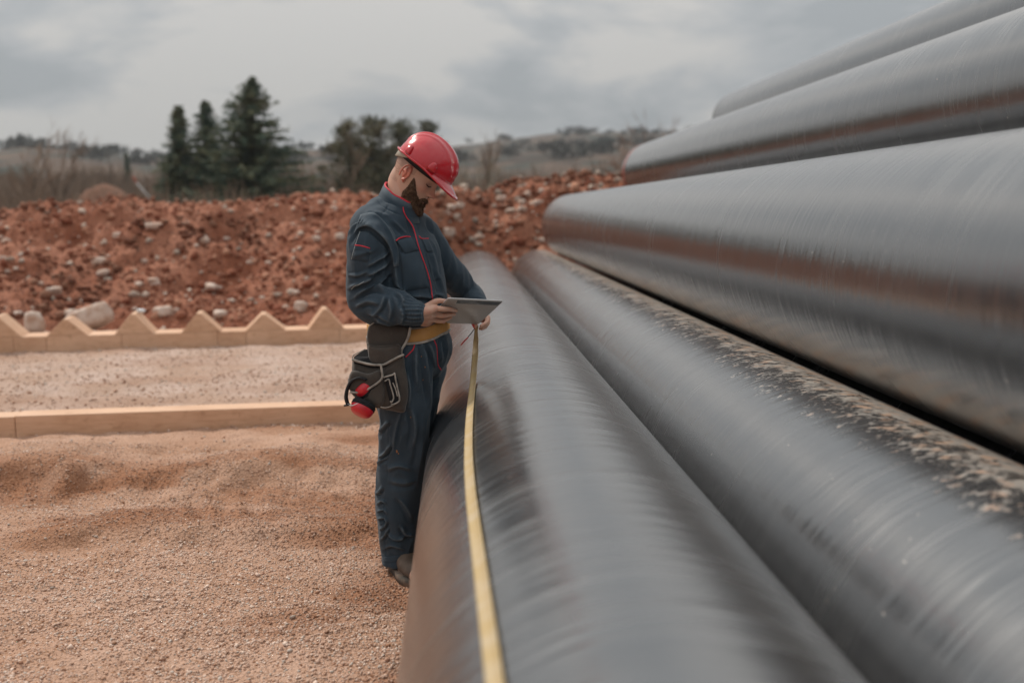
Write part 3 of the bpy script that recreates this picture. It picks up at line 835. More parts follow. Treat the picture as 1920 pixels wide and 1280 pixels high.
for k in range(900):                                          # woods along the far crests
    Yb = r.uniform(420, 950); px = r.uniform(-150, 1500)
    b0 = at(px, Yb); hh = r.uniform(3, 6.5); m_ = 26
    if fbm(np.array(px / 60.), np.array(Yb / 70.), 0, 3, 90) < .02: continue
    d = r.normal(0, .6, (m_, 3)) + [0, 0, 1]; d /= np.linalg.norm(d, axis=1)[:, None]
    segC.append(b0 + r.normal(0, 1.6, (m_, 3)) * [1, 1, .2] + d * (r.uniform(0, .5, (m_, 1)) * hh)); segD.append(d); segW.append(np.full(m_, 1.3)); segL.append(np.full(m_, hh * .5))
M['farwood'] = mat('far_bare_woods', (.105, .098, .085), .9, .1, noise=(.02, (.08, .085, .075), 5, .4, .6))
tag(mk('far_woodland', *tris(np.vstack(segC), np.vstack(segD), np.concatenate(segW), np.concatenate(segL)), M['farwood'], smooth=False), 'dark patches of woodland on the distant hills', 'woodland', kind='stuff')
# distant heaps of excavated earth and a leaning pole
def heap(px, py, Y, wpx, label):
    b0 = at(px, Y); H = z_of(py, Y) - b0[2]; Wd = wpx / F_PX * Y
    n = 40; u = np.linspace(-1, 1, n); U, W2 = np.meshgrid(u, u)
    Rr_ = np.sqrt(U ** 2 + W2 ** 2)
    Z = H * np.clip(1 - (Rr_ ** 2 + .02) ** .5, -.1, 1) + .25 * fbm(U * 6, W2 * 6, 0, 4, int(abs(px))) * (Rr_ < .95)
    V_ = np.stack([b0[0] + U * Wd, Y + W2 * Wd * .7, b0[2] + Z], -1).reshape(-1, 3)
    ii, jj = np.meshgrid(np.arange(n - 1), np.arange(n - 1)); q = (jj * n + ii).ravel()
    tag(mk('earth_heap', V_, np.stack([q, q + 1, q + 1 + n, q + n], -1), M['heap']), label, 'earth heap')
heap(198, 322, 58, 170, 'pointed red earth heap beyond the bank on the left')
heap(600, 348, 55, 45, 'small red earth heap showing behind the worker back')
heap(-30, 335, 58, 110, 'red earth heap cut by the left edge of the picture')
b0 = at(268, 56)
pl = empty('leaning_pole'); mb = MB()
q0, q1, q2 = P(281, 372, 56), P(256, 342, 56), P(250, 332, 56)
q00 = q0 + (q0 - q1) * 1.2
mb.add(*tube([q00, q0, q1], [.055, .05, .045], 8, 3)); mb.build('white_shaft', M['whitep'], pl)
mb = MB(); mb.add(*tube([q1, q2], [.055, .06], 8, 2)); mb.build('red_tip', M['band'], pl)
base(pl, q00); tag(pl, 'leaning white pole with a red tip in front of the pointed earth heap', 'pole')

# ================================================================== the worker
YP = 4.08
ALF = math.radians(35)
FV = np.array([math.cos(ALF), -math.sin(ALF), 0]); RV = np.array([-math.sin(ALF), -math.cos(ALF), 0]); ZV = np.array([0, 0, 1.0])
def ell(px, py, Y, a, b, n=48, tilt=0.0, power=2.0):
    c = P(px, py, Y); t = np.linspace(0, 2 * PI, n, endpoint=False)
    ct, st = np.cos(t), np.sin(t)
    ct = np.sign(ct) * np.abs(ct) ** (2 / power); st = np.sign(st) * np.abs(st) ** (2 / power)
    return c + (ct * b)[:, None] * (FV + ZV * tilt) + (st * a)[:, None] * RV
def slices(rows, scale=1.0, Y=YP, n=48, power=2.2):
    R_ = np.array([(r[0], r[1], r[2], r[3], r[4] if len(r) > 4 else 0, r[5] if len(r) > 5 else 0) for r in rows], float)
    D = catmull(R_, 4)
    return loft([ell(d[1], d[0], Y + d[4], max(d[2] * scale, .004), max(d[3] * scale, .004), n, d[5], power) for d in D])
# rows: y, x, half width, half depth, dY, tilt
torso_rows = [(377, 746, .060, .060, 0, -.45), (386, 742, .112, .078, 0, -.4), (399, 737, .166, .098, 0, -.32), (412, 732, .184, .112, 0, -.24), (428, 732, .193, .124, 0, -.15), (460, 744, .190, .146, 0, 0), (500, 752, .180, .150), (540, 760, .172, .150),
              (580, 765, .166, .146), (608, 767, .160, .140), (640, 771, .178, .152), (672, 769, .182, .150), (700, 763, .165, .13), (712, 760, .12, .10)]
rleg_rows = [(640, 757, .085, .11, -.085), (690, 756, .105, .122, -.085), (740, 757, .104, .112, -.08), (800, 758, .098, .100, -.07), (860, 756, .097, .098, -.05), (920, 751, .100, .098, -.03), (980, 751, .094, .091, -.02), (1030, 753, .080, .082, -.01), (1054, 753, .078, .079, -.01)]
lleg_rows = [(640, 782, .085, .11, .085), (690, 782, .105, .12, .085), (740, 776, .100, .11, .10), (800, 770, .094, .098, .13), (860, 764, .094, .094, .16), (920, 760, .092, .094, .19), (980, 760, .088, .088, .21), (1030, 762, .078, .08, .22), (1046, 762, .076, .077, .22)]
def pts(*a): return [P(*q_) for q_ in a]
shR = (693, 446, YP - .135); shL = (793, 440, YP + .15)
# coverall
cv = MB()
cv.add(*slices(torso_rows)); cv.add(*slices(rleg_rows)); cv.add(*slices(lleg_rows))
armR = pts((704, 432, YP - .11), (692, 458, YP - .145), (690, 500, YP - .145), (686, 540, YP - .135), (696, 566, YP - .15), (722, 573, YP - .185), (748, 578, YP - .213), (762, 583, YP - .226))
cv.add(*tube(armR, [.066, .084, .080, .078, .080, .077, .066, .054], 28, 6))
armL = pts((780, 424, YP + .09), (792, 444, YP + .13), (820, 484, YP + .17), (848, 516, YP + .24), (870, 543, YP + .31), (881, 554, YP + .30), (896, 574, YP + .22))
cv.add(*tube(armL, [.066, .078, .070, .064, .062, .056, .046], 24, 6))
cuffR = pts((760, 583, YP - .226), (770, 585.5, YP - .232), (780, 587, YP - .236))
cv.add(*tube(cuffR, [.056, .048, .046], 24, 5))
coverall = cv.build('coverall', M['cloth'])
remesh(coverall, .0042, 5)
# sculpt folds: polylines on the photograph, amplitude in metres, width in px
V, N_ = getv(coverall)
pxv, pyv = proj(V)
facing = np.clip(-(N_ @ FW) * 1.6, 0, 1)
def stroke(line, amp, wid, prof='g', lim=None):
    global V
    L_ = catmull(np.array(line, float), 6)
    lo, hi = L_.min(0) - wid * 4, L_.max(0) + wid * 4
    idx = np.where((pxv > lo[0]) & (pxv < hi[0]) & (pyv > lo[1]) & (pyv < hi[1]) & (facing > .02))[0]
    if lim is not None: idx = idx[V[idx, 1] < lim]
    if not len(idx): return
    q_ = np.stack([pxv[idx], pyv[idx]], -1); best = np.full(len(idx), 1e9); sg = np.zeros(len(idx)); endf = np.ones(len(idx))
    tot = len(L_) - 1
    for i in range(tot):
        a_, b_ = L_[i], L_[i + 1]; d = b_ - a_; l2 = d @ d + 1e-9
        t_ = np.clip(((q_ - a_) @ d) / l2, 0, 1); c_ = a_ + t_[:, None] * d; dv = q_ - c_; dist = np.hypot(dv[:, 0], dv[:, 1])
        m_ = dist < best; best[m_] = dist[m_]; sg[m_] = np.sign(d[0] * dv[m_, 1] - d[1] * dv[m_, 0])
        u_ = (i + t_) / tot; endf[m_] = np.minimum(1, np.minimum(u_[m_], 1 - u_[m_]) * 4 + .15)
    if prof == 'g': a = np.exp(-(best / wid) ** 2) * endf
    elif prof == 'fold': a = (np.exp(-(best / wid) ** 2) - .75 * np.exp(-((best - wid * 1.5) / wid) ** 2) * (sg > 0)) * endf      # crest with a hollow on one side
    elif prof == 'seam': a = -np.exp(-(best / wid) ** 2)
    elif prof == 'step': a = np.where(sg > 0, np.exp(-(best / (wid * 3)) ** 2), 0)
    V[idx] += N_[idx] * (a * amp * facing[idx])[:, None]
folds = [
 # sleeve, upper arm
 ([(655, 541), (668, 534), (688, 526), (704, 514)], .011, 4), ([(688, 516), (706, 507), (733, 488)], .012, 4.5), ([(690, 498), (712, 485), (731, 470)], .008, 4),
 ([(655, 515), (672, 516), (690, 508)], .006, 3.5), ([(700, 540), (716, 524), (734, 510)], .009, 4), ([(664, 480), (680, 476), (700, 470)], .004, 4),
 # elbow and forearm
 ([(664, 560), (684, 545), (706, 541), (724, 548)], .012, 4.5), ([(668, 575), (690, 566), (712, 570)], .009, 4.5), ([(700, 592), (716, 575), (722, 556)], .009, 4),
 ([(730, 600), (734, 580), (728, 560)], .008, 4), ([(742, 548), (752, 556), (757, 572)], .009, 3.5), ([(752, 604), (756, 590), (750, 576)], .007, 3.5),
 ([(690, 588), (710, 590), (738, 604)], .007, 4), ([(738, 545), (720, 542), (708, 536)], .008, 4),
 # torso
 ([(744, 478), (742, 505), (748, 535)], .007, 4), ([(738, 500), (742, 530), (760, 552)], .009, 5), ([(770, 556), (790, 556), (812, 560)], .007, 4.5),
 ([(812, 500), (822, 520), (830, 545)], .006, 3.5), ([(806, 470), (814, 492), (820, 510)], .006, 3.5), ([(800, 560), (816, 552), (832, 556)], .007, 4),
 ([(722, 420), (735, 440), (742, 462)], .007, 4), ([(735, 412), (752, 430), (762, 440)], .006, 4), ([(700, 400), (712, 402), (730, 408)], .005, 5),
 ([(765, 410), (772, 432), (778, 444)], .006, 3), ([(705, 598), (718, 602), (740, 612)], .010, 4),
 # hips and legs
 ([(800, 640), (808, 665), (812, 700)], .010, 4.5), ([(792, 642), (796, 680), (802, 720), (806, 760)], .009, 5), ([(826, 620), (834, 640), (838, 668)], .008, 4),
 ([(832, 615), (826, 650), (828, 685)], .007, 3.5), ([(780, 650), (778, 690), (782, 730)], .008, 5), ([(770, 760), (776, 800), (772, 840)], .008, 5),
 ([(712, 812), (722, 798), (730, 790)], .010, 3.5), ([(712, 858), (722, 850), (734, 832)], .012, 3.2), ([(738, 845), (744, 800), (752, 770)], .007, 4), ([(708, 870), (716, 862), (728, 856)], .008, 3),
 ([(705, 925), (712, 922), (718, 912)], .008, 3), ([(708, 945), (718, 938), (724, 944)], .008, 2.6), ([(709, 958), (720, 955), (727, 962)], .008, 2.6), ([(710, 972), (721, 970), (728, 980)], .008, 2.8),
 ([(713, 992), (722, 986), (726, 976)], .008, 2.8), ([(716, 1012), (724, 1000), (728, 990)], .007, 2.8), ([(726, 1000), (745, 1010), (764, 1004)], .008, 4), ([(752, 985), (760, 1000), (775, 1004)], .009, 4),
 ([(718, 1030), (735, 1022), (760, 1030)], .005, 4), ([(730, 900), (752, 905), (780, 900)], .006, 6), ([(728, 880), (748, 872), (772, 880)], .006, 5), ([(745, 930), (760, 950), (772, 975)], .006, 5),
 ([(764, 700), (768, 730), (764, 765)], .008, 4), ([(792, 780), (788, 830), (782, 880)], .006, 5)]
for l, a_, w_ in folds: stroke(l, a_ * 1.45, w_ * .85, 'fold')
# armhole of the yoke: a real step between shoulder panel and sleeve
stroke([(654, 452), (655, 441), (672, 424), (694, 427), (718, 446), (731, 464), (737, 492), (738, 520)], .013, 2.0, 'g', YP + .02)
stroke([(660, 456), (664, 446), (676, 432), (693, 434), (714, 452), (726, 468), (731, 494)], -.009, 2.4, 'g', YP + .02)
stroke([(706, 370), (716, 385), (736, 398), (752, 405)], -.004, 1.4, 'g')
for l in ([(694, 427), (712, 407), (722, 396), (728, 386)], [(730, 800), (729, 850), (726, 900), (722, 950), (722, 1000), (724, 1040)],
          [(658, 487), (672, 489), (690, 491), (691, 466)], [(688, 492), (684, 510), (681, 530)], [(655, 512), (681, 508)]):
    stroke(l, .0022, 1.1, 'seam')
# elastic cuff ribs
cu0 = P(762, 584, YP - .228); cu1 = P(786, 588, YP - .238); cd_ = (cu1 - cu0) / np.linalg.norm(cu1 - cu0)
rel = V - cu0; al_ = rel @ cd_; rad_ = np.linalg.norm(rel - al_[:, None] * cd_, axis=1)
mcf = (al_ > -.006) & (al_ < .065) & (rad_ < .075)
th_ = np.arctan2(rel[:, 2], rel[:, 1])
V[mcf] += N_[mcf] * (.0022 * np.sin(th_[mcf] * 20) + .0015 * np.sin(al_[mcf] * 900))[:, None]
# soft random creasing over the whole suit
u1 = fbm(V[:, 0] * 11, V[:, 1] * 11, V[:, 2] * 6, 3, 80); u2 = 1 - np.abs(fbm(V[:, 0] * 16 + 5, V[:, 1] * 16, V[:, 2] * 9, 2, 81)) * 2.2
V += N_ * (.0050 * u1 + .0055 * u2)[:, None]
setv(coverall, V)
bc = bvh_of(coverall)

# ---- head
HP = math.radians(36); HB = math.radians(18); HR = math.radians(6)
Fh = np.array([math.cos(HB) * math.cos(HP), -math.sin(HB) * math.cos(HP), -math.sin(HP)])
Rh = np.array([-math.sin(HB), -math.cos(HB), 0]); Uh = np.array([math.cos(HB) * math.sin(HP), -math.sin(HB) * math.sin(HP), math.cos(HP)])
Rh, Uh = Rh * math.cos(HR) + Uh * math.sin(HR), Uh * math.cos(HR) - Rh * math.sin(HR)
Hc = P(775, 333, YP + .01)
def H(f, s, u): return Hc + 1.04 * (np.multiply.outer(np.asarray(f, float), Fh) + np.multiply.outer(np.asarray(s, float), Rh) + np.multiply.outer(np.asarray(u, float), Uh))
hp = np.array([  # u, front, back, half width
 (.127, .012, -.012, .012), (.122, .045, -.045, .040), (.105, .072, -.076, .060), (.08, .088, -.091, .0705), (.055, .0955, -.0965, .0745), (.04, .0965, -.096, .075), (.028, .092, -.094, .0745), (.015, .0885, -.090, .0735),
 (0, .0885, -.084, .072), (-.018, .0895, -.073, .069), (-.035, .0905, -.062, .066), (-.05, .0895, -.05, .062), (-.065, .087, -.04, .058), (-.08, .0875, -.025, .052), (-.095, .086, -.005, .044), (-.107, .078, .018, .034), (-.115, .065, .038, .018), (-.118, .056, .048, .006)])[::-1]
def head_grid(us, nt):
    t_ = np.linspace(0, 2 * PI, nt, endpoint=False)
    f0, f1, w0 = (np.interp(us, hp[:, 0], hp[:, k]) for k in (1, 2, 3))
    ker = np.array([1, 2, 1]) / 4
    U_, T_ = np.meshgrid(us, t_, indexing='ij')
    mid, hf = ((f0 + f1) / 2)[:, None], ((f0 - f1) / 2)[:, None]
    c, s = np.cos(T_), np.sin(T_)
    f = mid + hf * np.sign(c) * np.abs(c) ** .92
    sd_ = w0[:, None] * np.sign(s) * np.abs(s) ** .88 * (1 - .10 * np.clip(c, 0, 1))
    g = lambda x, m_, w_: np.exp(-((x - m_) / w_) ** 2)
    fr = np.clip(c, 0, 1) ** .5 * (c > 0)
    # nose
    k_ = np.clip((.036 - U_) / .052, 0, 1)
    nose = (.004 + .027 * k_ ** 1.25) * g(sd_, 0, .0062 + .0065 * k_) * sst(U_, -.029, -.017) * (1 - sst(U_, .03, .045))
    wing = .009 * (g(sd_, .0135, .006) + g(sd_, -.0135, .006)) * g(U_, -.016, .0085)
    brow = .0045 * g(np.abs(sd_), .026, .022) * g(U_, .042, .009)
    sock = -.0105 * g(np.abs(sd_), .031, .013) * g(U_, .021, .012)
    lid = .0060 * g(np.abs(sd_), .031, .0125) * g(U_, .019, .0085)
    cheek = .005 * g(np.abs(sd_), .046, .016) * g(U_, -.008, .014)
    lips = .0060 * g(sd_, 0, .020) * (g(U_, -.047, .0055) + 1.0 * g(U_, -.0605, .006)) - .003 * g(sd_, 0, .02) * g(U_, -.0535, .0025)
    chin = .006 * g(sd_, 0, .02) * g(U_, -.093, .012) - .004 * g(sd_, 0, .025) * g(U_, -.074, .007)
    temple = -.0035 * g(c, .45, .22) * g(U_, .04, .03)
    f = f + (nose + wing + brow + sock + lid + cheek + lips + chin) * fr
    sd_ = sd_ + np.sign(sd_) * (temple + .003 * g(np.abs(sd_), .05, .015) * g(U_, -.008, .015) * (c > 0))
    return f, sd_, U_, T_
us = np.linspace(-.118, .127, 100)
f_, s_, u_, t_ = head_grid(us, 110)
bd = MB(); bd.add(*loft([H(f_[i], s_[i], u_[i]) for i in range(len(us))]))
# ears
for sg_ in (1, -1):
    rim = []
    for k_ in range(15):
        a_ = math.radians(-55 + 300 * k_ / 14)
        rim.append(H(-.012 - .0165 * math.cos(a_ + .25) , sg_ * (.079 + .006 * (math.cos(a_) > -.2)), .004 + .030 * math.sin(a_ + .25) ))
    bd.add(*tube(rim, [.0042] * 15, 8, 2))
    bd.add(*tube([H(-.004, sg_ * .071, .024), H(-.012, sg_ * .075, .004), H(-.004, sg_ * .072, -.018)], [.013, .014, .009], 12, 4, .45, up=Rh))
    bd.add(*tube([H(-.016, sg_ * .080, .016), H(-.010, sg_ * .082, .004), H(-.011, sg_ * .080, -.010)], [.0035, .0038, .0035], 8, 3))
    bd.add(*tube([H(.004, sg_ * .073, .003), H(.003, sg_ * .075, -.003)], [.005, .005], 8, 3))
    bd.add(*tube([H(-.003, sg_ * .074, -.021), H(-.001, sg_ * .073, -.030)], [.006, .005], 8, 3))
# neck, torso, limbs
bd.add(*tube([H(-.028, 0, .01), H(-.030, 0, -.045), P(752, 368, YP + .005), P(745, 400, YP)], [.060, .052, .051, .058], 32, 6))
bd.add(*slices(torso_rows, .82)); bd.add(*slices(rleg_rows, .74)); bd.add(*slices(lleg_rows, .74))
bd.add(*tube(armR, [.05, .055, .05, .045, .045, .042, .034, .024], 20, 5))
bd.add(*tube(armL, [.05, .052, .046, .042, .040, .036, .029], 20, 5))
# tablet frame first, the hands close on it
TA, TB, TC, TD = P(840, 559, 3.86), P(944, 564, 3.985), P(897, 607, 4.115), P(797, 603.5, 3.99)
tn = np.cross(TB - TA, TD - TA); tn /= np.linalg.norm(tn)
if tn[1] > 0: tn = -tn                                         # points to the camera: the back of the tablet
def on_tab(px, py, off):
    d = ray(px, py); t0 = ((TA - CAM) @ tn) / (d @ tn); return CAM + d * t0 + tn * off
# right hand: back of the hand to the camera, four fingers on the tablet's back, thumb on the screen side
wr = P(785, 590, YP - .237)
kn = [on_tab(815, 571, .016), on_tab(813, 581, .020), on_tab(810, 590.5, .020), on_tab(806, 599, .016)]
for i, k_ in enumerate(kn):
    w0 = wr + (k_ - kn[1]) * .45
    bd.add(*tube([w0, (w0 + k_) / 2 + tn * .004, k_], [.023, .0190, .0132], 14, 5))
bd.add(*tube([P(776, 588, YP - .234), wr, (wr + kn[1]) / 2], [.024, .027, .026], 18, 5, .8))
fing = [[(815, 571, .016), (828, 570.5, .021), (842, 574.5, .013), (855, 580, .006)], [(813, 581, .020), (827, 581.5, .024), (841, 584, .014), (851.5, 586.5, .006)],
        [(810, 590.5, .020), (823, 592, .023), (836, 593, .013), (845, 592, .006)], [(806, 599, .016), (816, 601.5, .019), (827, 601, .011), (835, 598, .006)]]
frad = [(.0120, .0112, .0098, .0072), (.0120, .0112, .0098, .0072), (.0114, .0106, .0092, .0068), (.0102, .0094, .0082, .0062)]
for fg, fr_ in zip(fing, frad):
    bd.add(*tube([on_tab(*q_) for q_ in fg], fr_, 12, 5))
bd.add(*tube([wr + [0.01, .01, .012], on_tab(804, 574, -.002), on_tab(821, 568, -.009), on_tab(837, 569, -.010)], [.018, .0140, .0115, .0085], 14, 5))
# left hand: thumb and fingers pinching the tape
LW = P(902, 583, YP + .19)
LH = P(906, 597, YP + .105)
bd.add(*tube([P(900, 577, YP + .22), LW, LH], [.030, .027, .024], 16, 5, .8))
tip = P(892, 613, YP + .045)
for k_, (a_, b_, c_) in enumerate([((911, 590, .085), (913, 603, .055), (902, 611, .035)), ((915, 594, .095), (914, 607, .070), (905, 614, .052)), ((915, 598, .105), (911, 611, .088), (903, 616, .072)), ((912, 601, .118), (907, 612, .105), (900, 616, .090))]):
    bd.add(*tube([LH + (P(a_[0], a_[1], YP + a_[2]) - LH) * .5, P(a_[0], a_[1], YP + a_[2]), P(b_[0], b_[1], YP + b_[2]), P(c_[0], c_[1], YP + c_[2])], [.012, .0100, .0095, .0072], 12, 4))
bd.add(*tube([LH, P(897, 600, YP + .065), P(892, 606, YP + .042), P(891, 613, YP + .036)], [.016, .0125, .0105, .0080], 12, 4))
# feet inside the boots
footR = [P(752, 1040, YP), np.array([-.268, 4.11, .06]), np.array([-.215, 3.99, .055]), np.array([-.160, 3.87, .045])]
footL = [P(764, 1035, YP + .20), np.array([-.235, 4.36, .06]), np.array([-.165, 4.28, .055]), np.array([-.105, 4.20, .045])]
bd.add(*tube(footR, [.045, .04, .038, .028], 16, 4)); bd.add(*tube(footL, [.045, .04, .038, .028], 16, 4))
body = bd.build('body', M['skin'])
remesh(body, .0027, 2)
V, N_ = getv(body)
rel = (V - Hc) / 1.04; hf_, hs_, hu_ = rel @ Fh, rel @ Rh, rel @ Uh
g = lambda x, m_, w_: np.exp(-((x - m_) / w_) ** 2)
skin0 = np.array([.56, .335, .245]); red = np.array([.56, .17, .11])
hd = (np.abs(hs_) < .1) & (hu_ > -.14) & (np.linalg.norm(rel, axis=1) < .17)
wred = np.zeros(len(V))
wred += hd * (np.abs(hs_) > .0745) * (hf_ < .012) * .95 * (hu_ < .045)                     # ears
wred += hd * (.45 * g(hu_, -.012, .014) * g(hs_, 0, .018) * (hf_ > .085) + .35 * g(np.abs(hs_), .045, .02) * g(hu_, -.012, .018) * (hf_ > .03))
wred += hd * .8 * g(hs_, 0, .022) * (g(hu_, -.047, .005) + g(hu_, -.060, .006)) * (hf_ > .08)
ht = (V[:, 2] < 1.25) & (V[:, 2] > .95)
wred += ht * .30 * sst(fbm(V[:, 0] * 70, V[:, 1] * 70, V[:, 2] * 70, 2, 99), -.2, .6)
wred += .10 * fbm(V[:, 0] * 30, V[:, 1] * 30, V[:, 2] * 30, 3, 98)
T = skin0 + (red - skin0) * np.clip(wred, 0, 1)[:, None]
lidm = hd * g(np.abs(hs_), .031, .012) * g(hu_, .016, .010) * (hf_ > .06)
T = T * (1 - .35 * lidm)[:, None]
stub = hd * (hf_ < .02) * (hu_ > .012) * (np.abs(hs_) > .02) * .22 + hd * (hf_ < -.03) * (hu_ > -.05) * .12      # cropped hair stubble tone over the ears
T = T * (1 - stub)[:, None]
ca = body.data.color_attributes.new('tint', 'FLOAT_COLOR', 'POINT')
A4 = np.ones((len(V), 4)); A4[:, :3] = T.clip(.01, 1); ca.data.foreach_set('color', A4.ravel())
body.data.polygons.foreach_set('use_smooth', [True] * len(body.data.polygons))
if not body.data.materials: body.data.materials.append(M['skin'])
bb = bvh_of(body)

person = empty('person')
coverall.parent = person; body.parent = person
def piping(name, line, rad=.0022, m='piping', b=None, lift=.001, par=None, n=6, dens=5):
    L_ = catmull(np.array(line, float), dens)
    pts_ = [hit(b or bc, x_, y_, lift) for x_, y_ in L_]
    ok = [pts_[0]]
    for q_ in pts_[1:]:
        if np.linalg.norm(q_ - ok[-1]) < .05: ok.append(q_)
    mb_ = MB(); mb_.add(*tube(ok, [rad] * len(ok), n, 1)); return mb_.build(name, M[m], par or person)
piping('zip_piping', [(756, 388), (757, 396), (762, 407), (770, 418), (776, 430), (784, 459), (791, 480), (798, 499), (804, 518), (808, 536), (811, 562)], .0023, lift=.0065)
piping('zip_piping', [(810, 627), (815, 640), (819, 652), (821, 682), (827, 693)], .0022)
piping('pocket_piping', [(761, 669), (769, 661), (775, 654), (778, 643)], .0026)
piping('sleeve_piping', [(659, 542), (665, 536), (672, 534), (682, 528)], .0015, 'reflect')
piping('sleeve_piping', [(659, 486), (663, 470), (670, 448), (675, 434)], .0014, 'reflect')
def patch(name, poly, thick=.004, m='cloth', b=None, n=(10, 10), par=None, puff=0.0, lift0=.001):
    """Cloth panel draped on the surface: poly = 4 corners (tl, tr, br, bl) or a dict of edges."""
    tl, tr, br, bl = [np.array(q_, float) for q_ in poly]
    U0 = np.linspace(0, 1, n[0]); V0_ = np.linspace(0, 1, n[1]); outer = []; inner = []
    for v_ in V0_:
        for u_0 in U0:
            q_ = (tl * (1 - u_0) + tr * u_0) * (1 - v_) + (bl * (1 - u_0) + br * u_0) * v_
            e_ = 4 * u_0 * (1 - u_0); e2 = 4 * v_ * (1 - v_)
            th0 = thick + puff * (e_ * e2) ** .5
            outer.append(hit(b or bc, q_[0], q_[1], lift0 + th0)); inner.append(hit(b or bc, q_[0], q_[1], -.006))
    nn = n[0] * n[1]; Fs = []
    for j in range(n[1] - 1):
        for i in range(n[0] - 1):
            a0 = j * n[0] + i; Fs.append((a0, a0 + 1, a0 + 1 + n[0], a0 + n[0])); Fs.append((nn + a0, nn + a0 + n[0], nn + a0 + 1 + n[0], nn + a0 + 1))
    bor = [i for i in range(n[0])] + [j * n[0] + n[0] - 1 for j in range(1, n[1])] + [(n[1] - 1) * n[0] + i for i in range(n[0] - 2, -1, -1)] + [j * n[0] for j in range(n[1] - 2, 0, -1)]
    for i in range(len(bor)):
        a0, b0_ = bor[i], bor[(i + 1) % len(bor)]; Fs.append((b0_, a0, nn + a0, nn + b0_))
    o_ = mk(name, np.array(outer + inner), Fs, M[m], par or person)
    bevel(o_, .0015, 2)
    return o_
def drape(name, A_, B_, ta, tb_, n=(30, 7), m='cloth'):
    A_, B_ = catmull(np.array(A_, float), 8), catmull(np.array(B_, float), 8); outer = []; inner = []
    for k_ in range(n[1]):
        v_ = k_ / (n[1] - 1)
        for i in range(n[0]):
            u_0 = i / (n[0] - 1); a0 = A_[int(round(u_0 * (len(A_) - 1)))]; b0_ = B_[int(round(u_0 * (len(B_) - 1)))]; q_ = a0 * (1 - v_) + b0_ * v_
            outer.append(hit(bc, q_[0], q_[1], ta * (1 - v_) + tb_ * v_)); inner.append(hit(bc, q_[0], q_[1], (ta - .004) * (1 - v_) - .004 * v_))
    nn = n[0] * n[1]; Fs = []
    for j in range(n[1] - 1):
        for i in range(n[0] - 1):
            a0 = j * n[0] + i; Fs.append((a0, a0 + 1, a0 + 1 + n[0], a0 + n[0])); Fs.append((nn + a0, nn + a0 + n[0], nn + a0 + 1 + n[0], nn + a0 + 1))
    bor = [i for i in range(n[0])] + [j * n[0] + n[0] - 1 for j in range(1, n[1])] + [(n[1] - 1) * n[0] + i for i in range(n[0] - 2, -1, -1)] + [j * n[0] for j in range(n[1] - 2, 0, -1)]
    for i in range(len(bor)):
        a0, b0_ = bor[i], bor[(i + 1) % len(bor)]; Fs.append((b0_, a0, nn + a0, nn + b0_))
    return mk(name, np.array(outer + inner), Fs, M[m], person)
drape('shoulder_flap', [(659, 449), (663, 438), (672, 428), (686, 424), (700, 429), (716, 443), (729, 461), (736, 480), (738, 500)],
      [(676, 402), (684, 400), (694, 398), (704, 400), (714, 408), (728, 424), (740, 446), (747, 470), (748, 498)], .017, .002)
pb = patch('chest_pocket', [(750, 474), (787, 470), (805, 538), (757, 546)], .003, puff=.013, n=(14, 18))
fl = patch('pocket_flap', [(744, 452), (770, 444), (785, 468), (760, 476)], .008, puff=.004, n=(14, 10))
bev = piping('flap_piping', [(743, 451), (748, 447), (754, 445), (762, 443.5), (769, 444)], .0027, lift=.008)
pb = patch('chest_pocket', [(800, 474), (814, 476), (826, 522), (812, 528)], .003, puff=.006, n=(8, 14))
fl = patch('pocket_flap', [(791, 447), (803, 448), (813, 470), (801, 472)], .006, puff=.002, n=(8, 10))
piping('flap_piping', [(786, 443), (790, 447), (796, 447.5), (803, 447)], .0024, lift=.006)
patch('zip_placket', [(768, 413), (776, 411), (822, 560), (811, 562)], .003, puff=.002, n=(5, 30))
patch('sleeve_pocket', [(666, 461), (693, 467), (689, 489), (661, 485)], .0035, puff=.004, n=(10, 8))
patch('sleeve_pocket_flap', [(666, 460), (693, 466), (692, 474), (664, 468)], .0065, puff=.001, n=(10, 5))
piping('flap_piping', [(666, 459.5), (675, 460.5), (684, 462.5), (693, 465.5)], .0025, lift=.006)
patch('trouser_hem', [(716.5, 1044), (771, 1040), (770, 1051), (717.5, 1053.5)], .002, n=(14, 4))
for (x_, y_, s_0) in ((744, 846, 3.2), (747, 850, 2.0), (790, 668, 1.6), (797, 688, 1.8), (793, 712, 1.5), (770, 782, 1.6)):
    patch('mud_fleck', [(x_ - s_0 / 2, y_ - s_0), (x_ + s_0 / 2, y_ - s_0 * .6), (x_ + s_0 * .6, y_ + s_0 * .5), (x_ - s_0 * .3, y_ + s_0)], .0008, 'cloth_stain', n=(3, 3))
# collar: a standing band round the neck
def collar(name, rows, m, thick=.005):
    rings = []
    for (px_, py_, Y_, a_, b_, tl_, dz_) in rows:
        c = P(px_, py_, Y_); t0 = np.linspace(0, 2 * PI, 56, endpoint=False)
        rings.append(c + (np.cos(t0) * b_)[:, None] * (FV + ZV * tl_) + (np.sin(t0) * a_)[:, None] * RV + (np.sin(t0 * 7 + 1) * .0015)[:, None] * ZV)
    V_, F_ = loft(rings, caps=False)
    o_ = mk(name, V_, F_, M[m], person); s0 = o_.modifiers.new('solid', 'SOLIDIFY'); s0.thickness = thick; s0.offset = 0
    return o_
collar('collar', [(745, 398, YP, .088, .090, -.50, 0), (746, 388, YP, .077, .080, -.52, 0), (749, 374, YP, .067, .072, -.58, 0), (752.5, 363, YP, .0625, .068, -.62, 0)], 'cloth', .007)
collar('collar_trim', [(752.5, 363.6, YP, .062, .0675, -.62, 0), (753.2, 360.6, YP, .0605, .066, -.62, 0)], 'piping', .0075)
